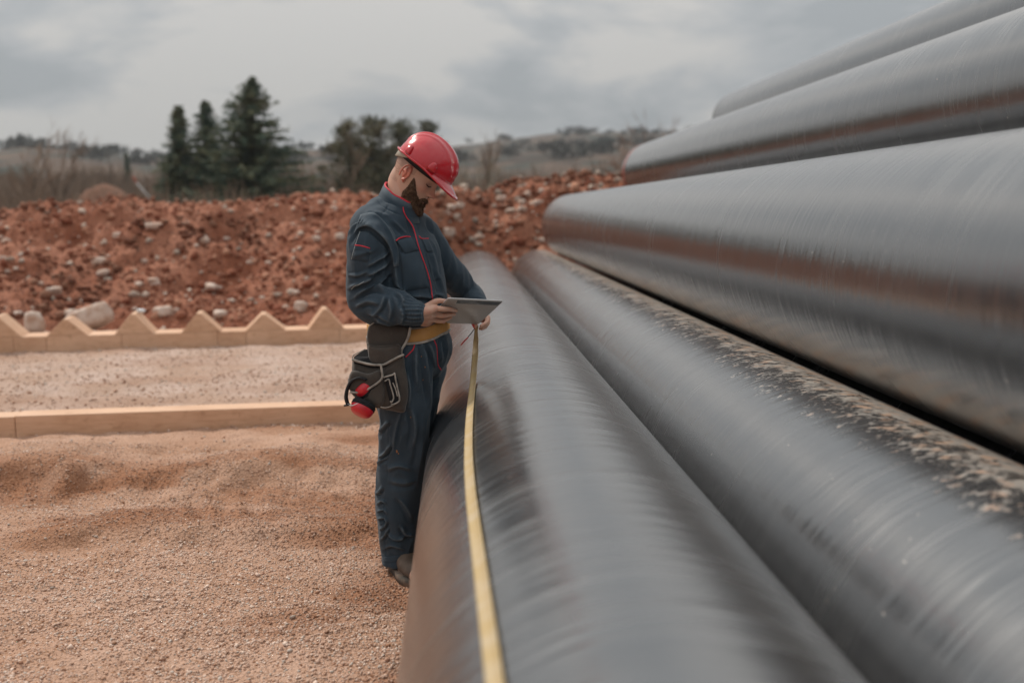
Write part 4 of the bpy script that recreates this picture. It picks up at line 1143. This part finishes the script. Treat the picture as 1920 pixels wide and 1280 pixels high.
# ---- beard
us2 = np.linspace(-.118, .040, 80)
f_, s_, u_, t_ = head_grid(us2, 110)
tt = np.minimum(t_, 2 * PI - t_)                       # 0 front .. pi back
top = np.interp(tt, [0, .25, .42, .60, .85, 1.05, 1.22, 1.40, 1.58, 1.75], [-.034, -.035, -.040, -.050, -.040, -.022, .004, .020, .022, .012])
msk = sst(top - u_, -.003, .007) * (1 - sst(tt - np.interp(u_, [-.12, -.07, -.035, .0, .03], [1.95, 1.66, 1.46, 1.36, 1.34]), -.06, .07))
mouth = np.exp(-((u_ + .0545) / .0060) ** 2) * (np.abs(s_) < .024) * (tt < .6) * np.exp(-(s_ / .022) ** 2)
low = sst(-u_, .055, .10)
thick = np.where(u_ > -.03, .0012 + .003 * sst(-u_, -.02, .03), .0042) + (.0055 * sst(-u_, .0, .045) + .0125 * low * sst(-tt, -2.0, -.9)) 
thick = np.where((tt < .45) & (u_ > -.05), .0085, thick)
nzz = .0032 * fbm(f_ * 95, s_ * 95, u_ * 70, 3, 77)
T_b = (thick + nzz) * msk * (1 - mouth) - .005 * (1 - msk) - .005 * mouth
cmid = np.stack([np.full_like(f_, .02), np.zeros_like(f_), np.clip(u_, -.07, .05)], -1)
dirb = np.stack([f_, s_, u_], -1) - cmid; dirb /= np.linalg.norm(dirb, axis=-1)[..., None] + 1e-9
fb, sb_, ub = f_ + dirb[..., 0] * T_b, s_ + dirb[..., 1] * T_b, u_ + dirb[..., 2] * T_b + .004 * low * msk * sst(-tt, -.9, -.1)
bm_ = MB(); bm_.add(*loft([H(fb[i], sb_[i], ub[i]) for i in range(len(us2))])); beard = bm_.build('beard', M['beard'], person)
r = np.random.default_rng(44)
ids = np.argwhere((T_b > .002)); pick = ids[r.integers(0, len(ids), 7500)]
C = H(fb[pick[:, 0], pick[:, 1]], sb_[pick[:, 0], pick[:, 1]], ub[pick[:, 0], pick[:, 1]]) + r.normal(0, .0012, (len(pick), 3))
dl = dirb[pick[:, 0], pick[:, 1]]; dw = dl[:, :1] * Fh + dl[:, 1:2] * Rh + dl[:, 2:] * Uh
dw = dw * .8 - Uh * .55 + np.array([0, 0, -.25]) + r.normal(0, .35, (len(pick), 3)); dw /= np.linalg.norm(dw, axis=1)[:, None]
C -= dw * .003
mk('beard_hairs', *tris(C, dw, r.uniform(.0008, .0014, len(C)), r.uniform(.005, .012, len(C))), M['beard'], beard, smooth=False)
beard.data.materials[0] = M['beard']
# eyebrows and lashes
for sg_ in (1, -1):
    fs = []; ds = []
    for k_ in range(160):
        v_ = r.random(); s0 = sg_ * (.014 + .032 * v_); u0 = .0415 + .005 * math.sin(v_ * 2.4) + r.normal(0, .0022)
        q_ = H(.1045 - .35 * (abs(s0) - .012) ** 1.0 * (.5 + abs(s0) * 8), s0, u0); fs.append(q_)
        dd = Rh * sg_ * 1.0 + Uh * .25 + r.normal(0, .2, 3); ds.append(dd / np.linalg.norm(dd))
    mk('eyebrow', *tris(np.array(fs), np.array(ds), np.full(len(fs), .0016), np.full(len(fs), .009)), M['beard'], person, smooth=False)
def snap_head(s0, u0, lift):
    loc, n_, _, _ = bb.ray_cast(Vector(H(.25, s0, u0)), Vector(-Fh))
    return np.array(loc) + Fh * lift
for sg_ in (1, -1):
    L_ = [snap_head(sg_ * s0, u0, .0008) for s0, u0 in ((.019, .0145), (.025, .0110), (.032, .0098), (.039, .0115), (.044, .0150))]
    mb = MB(); mb.add(*tube(L_, [.0010, .0019, .0022, .0019, .0010], 6, 4)); mb.build('eyelashes', M['lash'], person)
    L_ = [snap_head(sg_ * s0, u0, .0002) for s0, u0 in ((.0125, -.0225), (.0075, -.0255))]
    mb = MB(); mb.add(*tube(L_, [.0018, .0018], 6, 3)); mb.build('nostril', M['lash'], person)

# cropped hair: very short bristles above and behind the ear
ids = np.argwhere((u_ > .0)); us3 = np.linspace(-.02, .10, 60); f3, s3, u3, t3 = head_grid(us3, 110)
tt3 = np.minimum(t3, 2 * PI - t3); ok = np.argwhere((tt3 > 1.25) & ~((u3 < .045) & (tt3 > 1.5) & (tt3 < 1.95)) & ((tt3 > 1.6) | (u3 > -.0)))
pick = ok[r.integers(0, len(ok), 3200)]
C = H(f3[pick[:, 0], pick[:, 1]], s3[pick[:, 0], pick[:, 1]], u3[pick[:, 0], pick[:, 1]])
dw = C - Hc; dw /= np.linalg.norm(dw, axis=1)[:, None]; dw = dw - Uh * .5 + r.normal(0, .2, dw.shape); dw /= np.linalg.norm(dw, axis=1)[:, None]
mk('cropped_hair', *tris(C, dw, np.full(len(C), .0006), np.full(len(C), .0026)), M['beard'], person, smooth=False)
# ---- boots
def boot(path, name='boot'):
    toe, heel, ank = np.array(path[3]), np.array(path[1]), np.array(path[0])
    d = toe - heel; d[2] = 0; d /= np.linalg.norm(d); s_ = np.array([d[1], -d[0], 0])
    o_ = empty(name); gz = .012
    def ring(c, hl, wd, zlo, zhi, lean=0):
        t0 = np.linspace(0, 2 * PI, 28, endpoint=False)
        return None
    L0 = -.065; Ln = .30
    rows = []   # along the foot: position, half width, top height
    st = [(0, .012, .05), (.012, .030, .10), (.05, .037, .155), (.085, .038, .165), (.115, .039, .15), (.145, .042, .115), (.18, .047, .092), (.215, .050, .078), (.25, .047, .070), (.28, .037, .058), (.298, .020, .042), (.304, .006, .030)]
    D = catmull(np.array(st), 3); rings = []
    for (x_, w_, h_) in D:
        c = heel + d * (L0 + x_); c[2] = gz
        t0 = np.linspace(0, 2 * PI, 28, endpoint=False)
        z_ = np.where(np.sin(t0) > 0, np.sin(t0) ** .8 * 1.0, 0) if False else (np.sin(t0) * .5 + .5)
        rings.append(c + (np.sign(np.cos(t0)) * np.abs(np.cos(t0)) ** .8 * w_ * (1 - .25 * z_ ** 2))[:, None] * s_ + (z_ * max(h_, .01) + .016)[:, None] * ZV)
    mb_ = MB(); mb_.add(*loft(rings)); up_ = mb_.build('upper', M['boot'], o_)
    out_ = []
    for (x_, w_, h_) in D: out_.append((x_, w_ * 1.07 + .003))
    pl_ = [heel + d * (L0 + x_ * 1.02 - .003) + s_ * w_ for x_, w_ in out_] + [heel + d * (L0 + x_ * 1.02 - .003) - s_ * w_ for x_, w_ in out_[::-1]]
    pl_ = np.array(pl_); V_ = []
    for z_ in (gz - .012, gz + .008, gz + .024):
        k_ = pl_.copy(); k_[:, 2] = z_; V_.append(k_)
    V_, F_ = loft(V_); mk('sole', V_, F_, M['sole'], o_)
    for k_ in range(5):
        x_ = .10 + .022 * k_; h_ = np.interp(x_, D[:, 0], D[:, 2]); c = heel + d * (L0 + x_); c[2] = gz + .016 + h_ * .99
        mb_ = MB(); mb_.add(*tube([c - s_ * .022 + [0, 0, -.012], c + [0, 0, .002], c + s_ * .022 + [0, 0, -.012] + d * .008], [.0022] * 3, 6, 4)); mb_.build('lace', M['lace'], o_)
    c = heel + d * (L0 + .115); c[2] = gz + .016 + .155
    for sg_ in (1, -1):
        mb_ = MB(); mb_.add(*tube([c, c + d * .02 + s_ * .018 * sg_ + [0, 0, .012], c + d * .04 + s_ * .030 * sg_ + [0, 0, -.012], c + d * .03 + s_ * .012 * sg_ + [0, 0, -.012], c], [.002] * 5, 6, 4)); mb_.build('lace_bow', M['lace'], o_)
    o_.parent = person
    return o_
boot(footR); boot(footL)
tag(person, 'worker in navy coverall with red piping, bearded, head bowed, reading a tablet against the pipe', 'person')

# ------------------------------------------------------------------ hard hat
hh = empty('hard_hat')
def hat_surface(vv, tt_, add=0.0):
    """vv 0 at the brim, 1 at the crown; tt_ 0 = front."""
    c, s = np.cos(tt_), np.sin(tt_)
    el_ = vv * PI / 2; k_ = np.cos(el_) ** .86
    lf = np.where(c > 0, .134, .112)
    f = .006 + lf * c * k_; s0 = .106 * s * k_; u = .064 + .119 * np.sin(el_)
    ridge = .0065 * (1 - sst(np.abs(s0), .017, .023)) * sst(vv, .12, .3) + .0035 * (1 - sst(np.abs(np.abs(s0) - .048), .004, .009)) * sst(vv, .25, .4) * sst(-vv, -.93, -.8)
    arc = -.004 * np.exp(-((np.abs(tt_ if True else 0) - .95) / .05) ** 2) * (vv < .45)
    n_ = np.stack([c * k_, s * k_, np.sin(el_) + .05], -1); n_ /= np.linalg.norm(n_, axis=-1)[..., None]
    q_ = np.stack([f, s0, u], -1) + n_ * (ridge + add)[..., None]
    return q_
nv, ntt = 44, 120
vv = np.linspace(0, .995, nv); t0 = np.linspace(-PI, PI, ntt, endpoint=False)
VV, TT = np.meshgrid(vv, t0, indexing='ij')
Q = hat_surface(VV, TT)
rings = [H(Q[i, :, 0], Q[i, :, 1], Q[i, :, 2]) for i in range(nv)]
V_, F_ = loft(rings, caps=False)
cidx = len(V_); V_ = np.vstack([V_, rings[-1].mean(0)]); F_ += [(cidx, (nv - 1) * ntt + j, (nv - 1) * ntt + (j + 1) % ntt) for j in range(ntt)]
shell = mk('shell', V_, F_, M['helmet'], hh)
# brim with visor and rolled edge
c, s = np.cos(t0), np.sin(t0)
vis = np.clip(c, 0, 1) ** 2.6
wid = .010 + .041 * vis
rings = []
for k_, uo in ((0, .0005), (.35, 0), (.7, 0), (.93, .0005), (1.0, .0035), (1.03, .001), (1.0, -.0035), (.7, -.0035), (.35, -.0035), (0, -.004)):
    lf = np.where(c > 0, .134, .112)
    f = .006 + (lf + wid * k_) * c; s0 = (.106 + wid * k_ * (1 - .45 * vis)) * s
    u = .064 - vis * .026 * k_ ** 1.3 - .004 * k_ + uo - .004 * vis * (np.abs(s0) / .06) ** 2 * k_
    rings.append(H(f, s0, u))
rings.append(rings[0])
V_, F_ = loft(rings, caps=False); mk('brim', V_, F_, M['helmet'], shell)
for tq in (1.08, 2.05, -1.08, -2.05):                         # lugs that hold the harness
    rg = []
    for k_, (wd, ad) in enumerate(((.018, -.002), (.017, .006), (.014, .0085), (.008, .0095))):
        loop = []
        for a_ in np.linspace(0, PI, 14):
            vq = .02 + .19 * (wd / .018) * math.sin(a_); tq2 = tq + wd / .125 * math.cos(a_)
            loop.append(hat_surface(np.array(vq), np.array(tq2), np.array(ad)))
        loop = np.array(loop); rg.append(H(loop[:, 0], loop[:, 1], loop[:, 2]))
    V_, F_ = loft(rg[::-1]); mk('lug', V_, F_, M['helmet'], shell)
# harness: sweat band, rear strap
rg = []
for (du, k_) in ((.066, 1.0), (.040, 1.0), (.040, .965), (.066, .965)):
    tq = np.linspace(0, 2 * PI, 60, endpoint=False)
    rg.append(H(.000 + .1035 * k_ * np.cos(tq), .084 * k_ * np.sin(tq), du - .004 * np.cos(tq) + .012 * (np.cos(tq) < -2)))
rg.append(rg[0]); V_, F_ = loft(rg, caps=False); mk('sweatband', V_, F_, M['strap_b'], hh)
rg = []
for (a0, b0_, k_) in ((.060, 0, 1.0), (.012, 1, 1.0), (.010, 1, .97), (.060, 0, .97)):
    tq = np.linspace(PI * .60, PI * 1.40, 40); w_ = np.sin((tq - PI * .60) / (PI * .80) * PI) ** .7
    rg.append(H(-.004 + .1045 * k_ * np.cos(tq), .083 * k_ * np.sin(tq), .056 - (.056 - a0) * 0 + (-.030 * w_ if b0_ else 0)))
rg.append(rg[0]); V_, F_ = loft(rg, caps=False, closed=False); mk('rear_strap', V_, F_, M['strap_w'], hh)
base(hh, H(0, 0, .06)); tag(hh, 'glossy red hard hat with short visor on the worker head', 'hard hat')

# ------------------------------------------------------------------ tablet
tb = empty('tablet')
ex = (TB - TA) * .5 + (TC - TD) * .5; Lx = np.linalg.norm(ex); ex /= Lx
ey = (TD - TA) * .5 + (TC - TB) * .5; ey -= ex * (ey @ ex); Ly = np.linalg.norm(ey); ey /= Ly
corn = [TA, TB, TC, TD]
def tabpoly(inset, rad, n=6):
    out_ = []
    cs = [TA + (TB - TA) / np.linalg.norm(TB - TA) * inset + (TD - TA) / np.linalg.norm(TD - TA) * inset, TB + (TA - TB) / np.linalg.norm(TA - TB) * inset + (TC - TB) / np.linalg.norm(TC - TB) * inset,
          TC + (TB - TC) / np.linalg.norm(TB - TC) * inset + (TD - TC) / np.linalg.norm(TD - TC) * inset, TD + (TA - TD) / np.linalg.norm(TA - TD) * inset + (TC - TD) / np.linalg.norm(TC - TD) * inset]
    for i in range(4):
        p0, pv, nx_ = cs[i], cs[i - 1], cs[(i + 1) % 4]
        a_ = p0 + (pv - p0) / np.linalg.norm(pv - p0) * rad; b_ = p0 + (nx_ - p0) / np.linalg.norm(nx_ - p0) * rad
        for k_ in range(n + 1):
            t1 = k_ / n; out_.append(a_ * (1 - t1) ** 2 + 2 * p0 * t1 * (1 - t1) + b_ * t1 ** 2)
    return np.array(out_)
V_, F_ = loft([tabpoly(.006, .010) + tn * .0042, tabpoly(.002, .012) + tn * .003, tabpoly(0, .012) + tn * .0, tabpoly(0, .012) - tn * .0028])
case = mk('case', V_, F_, M['alu'], tb); bevel(case, .0008, 2)
V_, F_ = loft([tabpoly(.001, .012) - tn * .0028, tabpoly(.0015, .012) - tn * .0042]); mk('screen', V_, F_, M['glass'], tb)
def tq(u_0, v_0): return (TA * (1 - u_0) + TB * u_0) * (1 - v_0) + (TD * (1 - u_0) + TC * u_0) * v_0
qd = [tq(.17, .02), tq(.97, .02), tq(.955, .15), tq(.20, .15)]
V_, F_ = loft([np.array(qd) + tn * .0040, np.array(qd) + tn * .0049]); mk('aerial_cover', V_, F_, M['darkband'], tb, smooth=False)
V_, F_ = loft([tabpoly(.0, .012) + tn * .0002, tabpoly(-.0008, .012) - tn * .001, tabpoly(0, .012) - tn * .003], caps=False); mk('edge_trim', V_, F_, M['whitep'], tb)
c0 = tq(.55, .035); mb = MB(); mb.add(*tube([c0 + tn * .0045, c0 + tn * .0056], [.0028, .0028], 12, 1)); mb.build('lens', M['glass'], tb)
base(tb, TD); tag(tb, 'silver tablet computer with its back to the camera, held in the worker right hand', 'tablet')

# ------------------------------------------------------------------ measuring tape
def tape_mat():
    m = bpy.data.materials.new('tape_print'); m.use_nodes = True; t = m.node_tree; b_ = t.nodes['Principled BSDF']
    uv = t.nodes.new('ShaderNodeUVMap'); s_ = t.nodes.new('ShaderNodeSeparateXYZ'); t.links.new(uv.outputs[0], s_.inputs[0])
    def mth(op, a_, c_=None):
        q_ = t.nodes.new('ShaderNodeMath'); q_.operation = op
        for i, v_ in enumerate((a_, c_)):
            if v_ is None: continue
            if isinstance(v_, (int, float)): q_.inputs[i].default_value = v_
            else: t.links.new(v_, q_.inputs[i])
        return q_.outputs[0]
    fr_ = mth('FRACT', mth('MULTIPLY', s_.outputs[1], 100)); tick = mth('MULTIPLY', mth('LESS_THAN', fr_, .16), mth('LESS_THAN', s_.outputs[0], .32))
    x = t.nodes.new('ShaderNodeMix'); x.data_type = 'RGBA'; x.inputs[6].default_value = (.42, .30, .135, 1); x.inputs[7].default_value = (.08, .06, .04, 1)
    t.links.new(mth('MULTIPLY', tick, .8), x.inputs[0]); 
    n_ = t.nodes.new('ShaderNodeTexNoise'); n_.inputs['Scale'].default_value = 18; g_ = t.nodes.new('ShaderNodeTexCoord'); t.links.new(g_.outputs['Object'], n_.inputs['Vector'])
    y = t.nodes.new('ShaderNodeMix'); y.data_type = 'RGBA'; y.inputs[7].default_value = (.47, .385, .27, 1); t.links.new(x.outputs[2], y.inputs[6])
    mr_ = t.nodes.new('ShaderNodeMapRange'); mr_.inputs[1].default_value = .4; mr_.inputs[2].default_value = .7; mr_.inputs[4].default_value = .6; t.links.new(n_.outputs[0], mr_.inputs[0]); t.links.new(mr_.outputs[0], y.inputs[0])
    t.links.new(y.outputs[2], b_.inputs['Base Color']); b_.inputs['Roughness'].default_value = .55
    return m
M['tape'] = tape_mat()
tp = empty('measuring_tape')
C1 = np.array([.692 * R_P, CAM_H - CY_P1 * R_P])
def on_pipe(px, py, lift=.0):
    d = ray(px, py); o2 = np.array([CAM[0], CAM[2]]) - C1; d2 = np.array([d[0], d[2]]); Rq = R_P + lift
    A_ = d2 @ d2; B_ = 2 * o2 @ d2; C_ = o2 @ o2 - Rq ** 2
    t_0 = (-B_ - math.sqrt(max(0, B_ * B_ - 4 * A_ * C_))) / (2 * A_); return CAM + d * t_0
cont = [on_pipe(x_, y_, .006) for x_, y_ in ((887, 720), (881, 780), (879, 850), (883, 920), (890, 980), (903, 1080), (916, 1180), (930, 1290))]
d_end = cont[-1] - cont[-2]; d_end /= np.linalg.norm(d_end)
for k_ in (1, 2, 3):
    e_ = cont[-1] + np.array([.02, -1, 0]) * .35; v2 = np.array([e_[0], e_[2]]) - C1; v2 = v2 / np.linalg.norm(v2) * (R_P + .004); cont.append(np.array([C1[0] + v2[0], e_[1], C1[1] + v2[1]]))
path = [P(894, 611, YP + .04), P(893, 640, YP + .02), P(891, 672, YP - .035)] + cont
path = catmull(np.array(path), 10)
Tn = np.gradient(path, axis=0); Tn /= np.linalg.norm(Tn, axis=1)[:, None]
rad2 = path[:, [0, 2]] - C1; nrm = np.stack([rad2[:, 0], np.zeros(len(path)), rad2[:, 1]], -1); nrm /= np.linalg.norm(nrm, axis=1)[:, None]
side = np.cross(Tn, nrm); side /= np.linalg.norm(side, axis=1)[:, None]; nrm = np.cross(side, Tn)
kk = np.linspace(-1, 1, 7); W2 = .0155; Vt = []
for i in range(len(path)): Vt.append(path[i] + side[i] * (kk * W2)[:, None] - nrm[i] * (-(kk ** 2) * .0028)[:, None])
Vt = np.vstack(Vt); n0 = len(kk); Ft = [(i * n0 + j, i * n0 + j + 1, (i + 1) * n0 + j + 1, (i + 1) * n0 + j) for i in range(len(path) - 1) for j in range(n0 - 1)]
bl = mk('blade', Vt, Ft, M['tape'], tp)
uvl = bl.data.uv_layers.new(name='UVMap'); arc_ = np.concatenate([[0], np.cumsum(np.linalg.norm(np.diff(path, axis=0), axis=1))])
for lp in bl.data.loops: uvl.data[lp.index].uv = (float((lp.vertex_index % n0) / (n0 - 1)), float(arc_[lp.vertex_index // n0]))
s0 = bl.modifiers.new('solid', 'SOLIDIFY'); s0.thickness = .0007
mb = MB(); mb.add(*tube([P(884, 601, YP + .03), P(886, 607, YP + .032), P(890, 615, YP + .034)], [.007, .0065, .005], 10, 4, .5)); mb.build('end_clip', M['redtab'], tp)
mb = MB(); mb.add(*tube([P(889, 617, YP + .03), P(884, 624, YP + .02), P(879, 630, YP + .02), P(876, 634, YP + .02)], [.0018] * 4, 6, 4)); mb.build('cord', M['strap_b'], tp)
mb = MB(); mb.add(*tube([P(877, 633, YP + .02), P(871, 639, YP + .02), P(865, 646, YP + .02)], [.0042, .0045, .0038], 8, 4, .6)); mb.build('cord_tab', M['redtab'], tp)
base(tp, path[-1]); tag(tp, 'long yellow measuring tape blade laid along the nearest pipe, red clip in the hand', 'measuring tape')

# ------------------------------------------------------------------ tool belt with pouch
bt_ = empty('tool_belt')
wc = P(767, 618, YP)
def belt_ring(dz_lo, dz_hi, off, nseg=96):
    lo_, hi_, lo2, hi2 = [], [], [], []
    for k_ in range(nseg):
        a_ = 2 * PI * k_ / nseg; d = FV * math.cos(a_) + RV * math.sin(a_)
        zc = wc[2] + .013 + .016 * math.cos(a_) - .030 * max(0, math.cos(a_ - .75)) ** 3
        row = []
        for dz in (dz_lo, dz_hi):
            o_ = np.array([wc[0], wc[1], zc + dz]); st_ = o_ + d * .6
            loc, n_, _, _ = bc.ray_cast(Vector(st_), Vector(-d), 1.0)
            rd_ = np.linalg.norm((np.array(loc) - o_)[:2]) if loc is not None else .17
            row.append((o_, min(rd_, .20)))
        rr_ = max(row[0][1], row[1][1])
        lo_.append(row[0][0] + d * (rr_ + off)); hi_.append(row[1][0] + d * (rr_ + off)); lo2.append(row[0][0] + d * (rr_ - .004)); hi2.append(row[1][0] + d * (rr_ - .004))
    def sm(L0):
        A_ = np.array(L0)
        for _ in range(6): A_ = (np.roll(A_, 1, 0) + 2 * A_ + np.roll(A_, -1, 0)) / 4
        return A_
    return sm(lo_), sm(hi_), sm(lo2), sm(hi2)
a1, a2, a3, a4 = belt_ring(-.026, .026, .010)
V_, F_ = loft([a1, a2, a4, a3, a1], caps=False); mk('belt', V_, F_, M['belt'], bt_)
for (z0, z1) in ((-.031, -.023), (.023, .031)):
    a1, a2, a3, a4 = belt_ring(z0, z1, .013); V_, F_ = loft([a1, a2, a4, a3, a1], caps=False); mk('belt_edging', V_, F_, M['trim'], bt_)
def bag(name, outline, Yb, depth, m='pouch', par=None, n=22, tilt=0.0, seed=0):
    """Stuffed cloth pocket: outline (px) closed, back at Yb, bulging towards the camera by depth."""
    O = catmull(np.array(outline + [outline[0]], float), 5)[:-1]; c = O.mean(0); rings = []
    for k_, (s_0, d_) in enumerate(((.80, .002), (.97, .0), (1.0, -.15), (1.0, -.35), (.985, -.60), (.95, -.78), (.86, -.92), (.66, -1.0), (.35, -1.04), (.08, -1.05))):
        rg_ = []
        for q_ in O:
            z_ = c + (q_ - c) * s_0; wv = .004 * float(fbm(np.array(z_[0] / 14.), np.array(z_[1] / 14.), 0, 3, 200 + seed)) * (1 if k_ > 2 else 0)
            tl_ = tilt * (z_[1] - c[1]) / 60.
            rg_.append(P(z_[0], z_[1], Yb + d_ * depth + wv - tl_))
        rings.append(np.array(rg_))
    V_, F_ = loft(rings); return mk(name, V_, F_, M[m], par or bt_)
HY = YP - .185
def strip(name, line, Yl, w_=.0042, m='trim', par=None, flat=.55):
    L_ = catmull(np.array(line, float), 5); pts_ = [P(x_, y_, (Yl(x_, y_) if callable(Yl) else Yl)) for x_, y_ in L_]
    mb_ = MB(); mb_.add(*tube(pts_, np.array([w_] * len(pts_)) * .82, 8, 1)); return mb_.build(name, M[m], par or bt_)
up_b = bag('upper_pocket', [(700, 605), (730, 609), (760, 612), (769, 618), (765, 635), (757, 650), (751, 664), (742, 662), (720, 662), (697, 662), (689, 640), (689, 620), (694, 609)], HY + .01, .030, seed=1)
bag('front_pocket', [(689, 646), (705, 649), (730, 648), (749, 646), (753, 662), (752, 674), (738, 684), (715, 688), (698, 684), (691, 668)], HY - .008, .042, par=up_b, seed=2)
strip('pocket_binding', [(689, 645), (700, 648.5), (722, 648.5), (742, 646.5), (750, 647)], HY - .047, .0022, 'pouch', up_b)
strip('pocket_binding', [(769, 615), (766, 630), (760, 644), (753, 655), (752, 664)], HY - .022, .0065, 'trim', up_b)
strip('pocket_binding', [(701, 605), (692, 612), (689, 625), (688, 640), (690, 655), (694, 672), (697, 681)], HY - .026, .0028, 'trim', up_b)
lw = bag('main_pouch', [(662, 678), (676, 682), (694, 686), (718, 686), (738, 677), (756, 668), (760, 690), (765, 715), (766, 740), (762, 760), (757, 773), (735, 770), (713, 766), (696, 762), (680, 752), (664, 736), (656, 724), (652, 712), (658, 704), (661, 692)], HY + .012, .062, seed=3)
# open mouth of the pouch: dark lining between back edge and front rim
V_, F_ = loft([np.array(pts((663, 676, HY - .045), (694, 684, HY - .048), (719, 684, HY - .048), (755, 668, HY - .040), (751, 655, HY + .004), (722, 650, HY + .004), (684, 655, HY + .004), (664, 668, HY - .01))), np.array(pts((668, 700, HY - .02), (694, 705, HY - .02), (719, 705, HY - .02), (748, 695, HY - .02), (745, 690, HY), (722, 690, HY), (690, 690, HY), (670, 692, HY)))])
mk('pouch_lining', V_, F_, M['foam'], lw, smooth=False)
yl = HY - .052
strip('pouch_binding', [(661, 674), (676, 679), (694, 683), (707, 684), (719, 683.5), (732, 677), (745, 670), (756, 665)], yl, .0058, 'trim', lw)
strip('pouch_binding', [(661, 672), (663, 666), (672, 661), (684, 655)], HY - .02, .0032, 'trim', lw)
strip('pouch_binding', [(662, 676), (661, 690), (662, 702)], yl + .004, .0035, 'trim', lw)
# ear defender pocket flap with its curved binding
bag('side_pocket', [(655, 703), (663, 694), (690, 700), (712, 694), (718, 708), (709, 717), (698, 725), (686, 732), (672, 736), (659, 735), (652, 722)], HY - .034, .040, par=lw, seed=5)
bag('side_pocket', [(658, 737), (672, 737), (688, 733), (700, 727), (712, 718), (719, 712), (722, 740), (716, 760), (700, 760), (684, 750), (668, 746)], HY - .028, .042, par=lw, seed=6)
strip('pouch_binding', [(714, 684), (716, 696), (717, 706), (712, 714), (703, 721), (692, 728), (680, 733), (668, 735.5), (658, 735)], HY - .074, .0055, 'trim', lw)
# hammer loop: stitched webbing rectangle with a dark slot
bag('tool_slot', [(721, 708), (735, 703), (744, 704), (748, 728), (750, 748), (744, 756), (733, 757), (726, 735)], HY - .045, .014, 'foam', lw, seed=7)
strip('webbing_loop', [(720, 707), (729, 704.5), (737, 702), (740, 700), (742, 712), (746, 730), (749, 745), (748, 752), (740, 757), (734, 758)], HY - .068, .0040, 'trim', lw)
strip('webbing_loop', [(722, 714), (729, 711), (732, 722), (736, 735), (738, 746), (734, 754), (732, 752)], HY - .070, .0036, 'trim', lw)
strip('webbing_loop', [(737, 718), (742, 730), (745, 742)], HY - .071, .003, 'trim', lw)
strip('bottom_strap', [(714, 763), (724, 764), (736, 760), (746, 753)], HY - .064, .0028, 'trim', lw)
mb = MB(); mb.add(*tube(pts((718, 700, HY - .083), (718.5, 706, HY - .083)), [.003, .003], 8, 2)); 
base(bt_, P(715, 640, HY)); tag(bt_, 'tan padded tool belt with dark brown canvas pouch on the worker right hip', 'tool belt')

# ------------------------------------------------------------------ ear defenders
em = empty('ear_defenders')
def cup(c, axis_, r0, par, name='ear_cup', stretch=1.12):
    axis_ = np.array(axis_, float); axis_ /= np.linalg.norm(axis_); u = np.cross(axis_, [0, 0, 1.0]); u /= np.linalg.norm(u); v_ = np.cross(u, axis_)
    def rg_(k_, off): 
        t1 = np.linspace(0, 2 * PI, 40, endpoint=False); return c + axis_ * off + (np.cos(t1) * r0 * k_)[:, None] * u + (np.sin(t1) * r0 * k_ * stretch)[:, None] * v_
    V_, F_ = loft([rg_(.97, .0), rg_(1.0, .004), rg_(1.0, .010), rg_(.95, .020), rg_(.84, .030), rg_(.80, .031), rg_(.76, .0335), rg_(.55, .038), rg_(.2, .040)]); o_ = mk(name, V_, F_, M['muff'], par)
    V_, F_ = loft([rg_(.80, -.018), rg_(.96, -.016), rg_(1.04, -.008), rg_(1.03, .0), rg_(.9, .0015)]); mk('cushion', V_, F_, M['foam'], o_)
    V_, F_ = loft([rg_(1.035, .0005), rg_(1.05, .003), rg_(1.02, .006), rg_(.98, .006)]); mk('rim', V_, F_, M['foam'], o_)
    return o_
cup(P(681, 762, HY - .065), (-.35, -.42, -.75), .044, em)
cup(P(684, 728, HY - .040), (-.55, -.5, .62), .038, em)
for rr0, nm in ((.0, 'headband'),):
    L_ = catmull(np.array([(688, 712), (674, 708), (660, 714), (652, 727), (649, 745), (653, 760)], float), 6)
    pts_ = np.array([P(x_, y_, HY - .078) for x_, y_ in L_]); Tn = np.gradient(pts_, axis=0); Tn /= np.linalg.norm(Tn, axis=1)[:, None]
    yv = np.array([.35, .9, 0]); yv /= np.linalg.norm(yv); sv = np.cross(Tn, yv); sv /= np.linalg.norm(sv, axis=1)[:, None]
    rings = [pts_ + yv * a_ + sv * b_ for a_, b_ in ((-.010, -.0045), (.010, -.0045), (.010, .0045), (-.010, .0045))]
    V_, F_ = loft([np.array([rings[k_][i] for k_ in range(4)]) for i in range(len(pts_))]); bevel(mk('headband', V_, F_, M['strap_b'], em), .003, 3)
mb = MB(); mb.add(*tube(pts((652, 757, HY - .085), (660, 760, HY - .10), (672, 756, HY - .105), (684, 758, HY - .10), (694, 766, HY - .09)), [.0022] * 5, 6, 4)); mb.build('wire_yoke', M['whitep'], em)
mb = MB(); mb.add(*tube(pts((646, 760, HY - .085), (656, 758.5, HY - .09)), [.004, .004], 8, 2)); mb.build('slider', M['strap_b'], em)
base(em, P(681, 762, HY - .06)); tag(em, 'red ear defenders with black headband hooked onto the brown tool pouch', 'ear defenders')
base(person, (-.24, 4.12, 0))
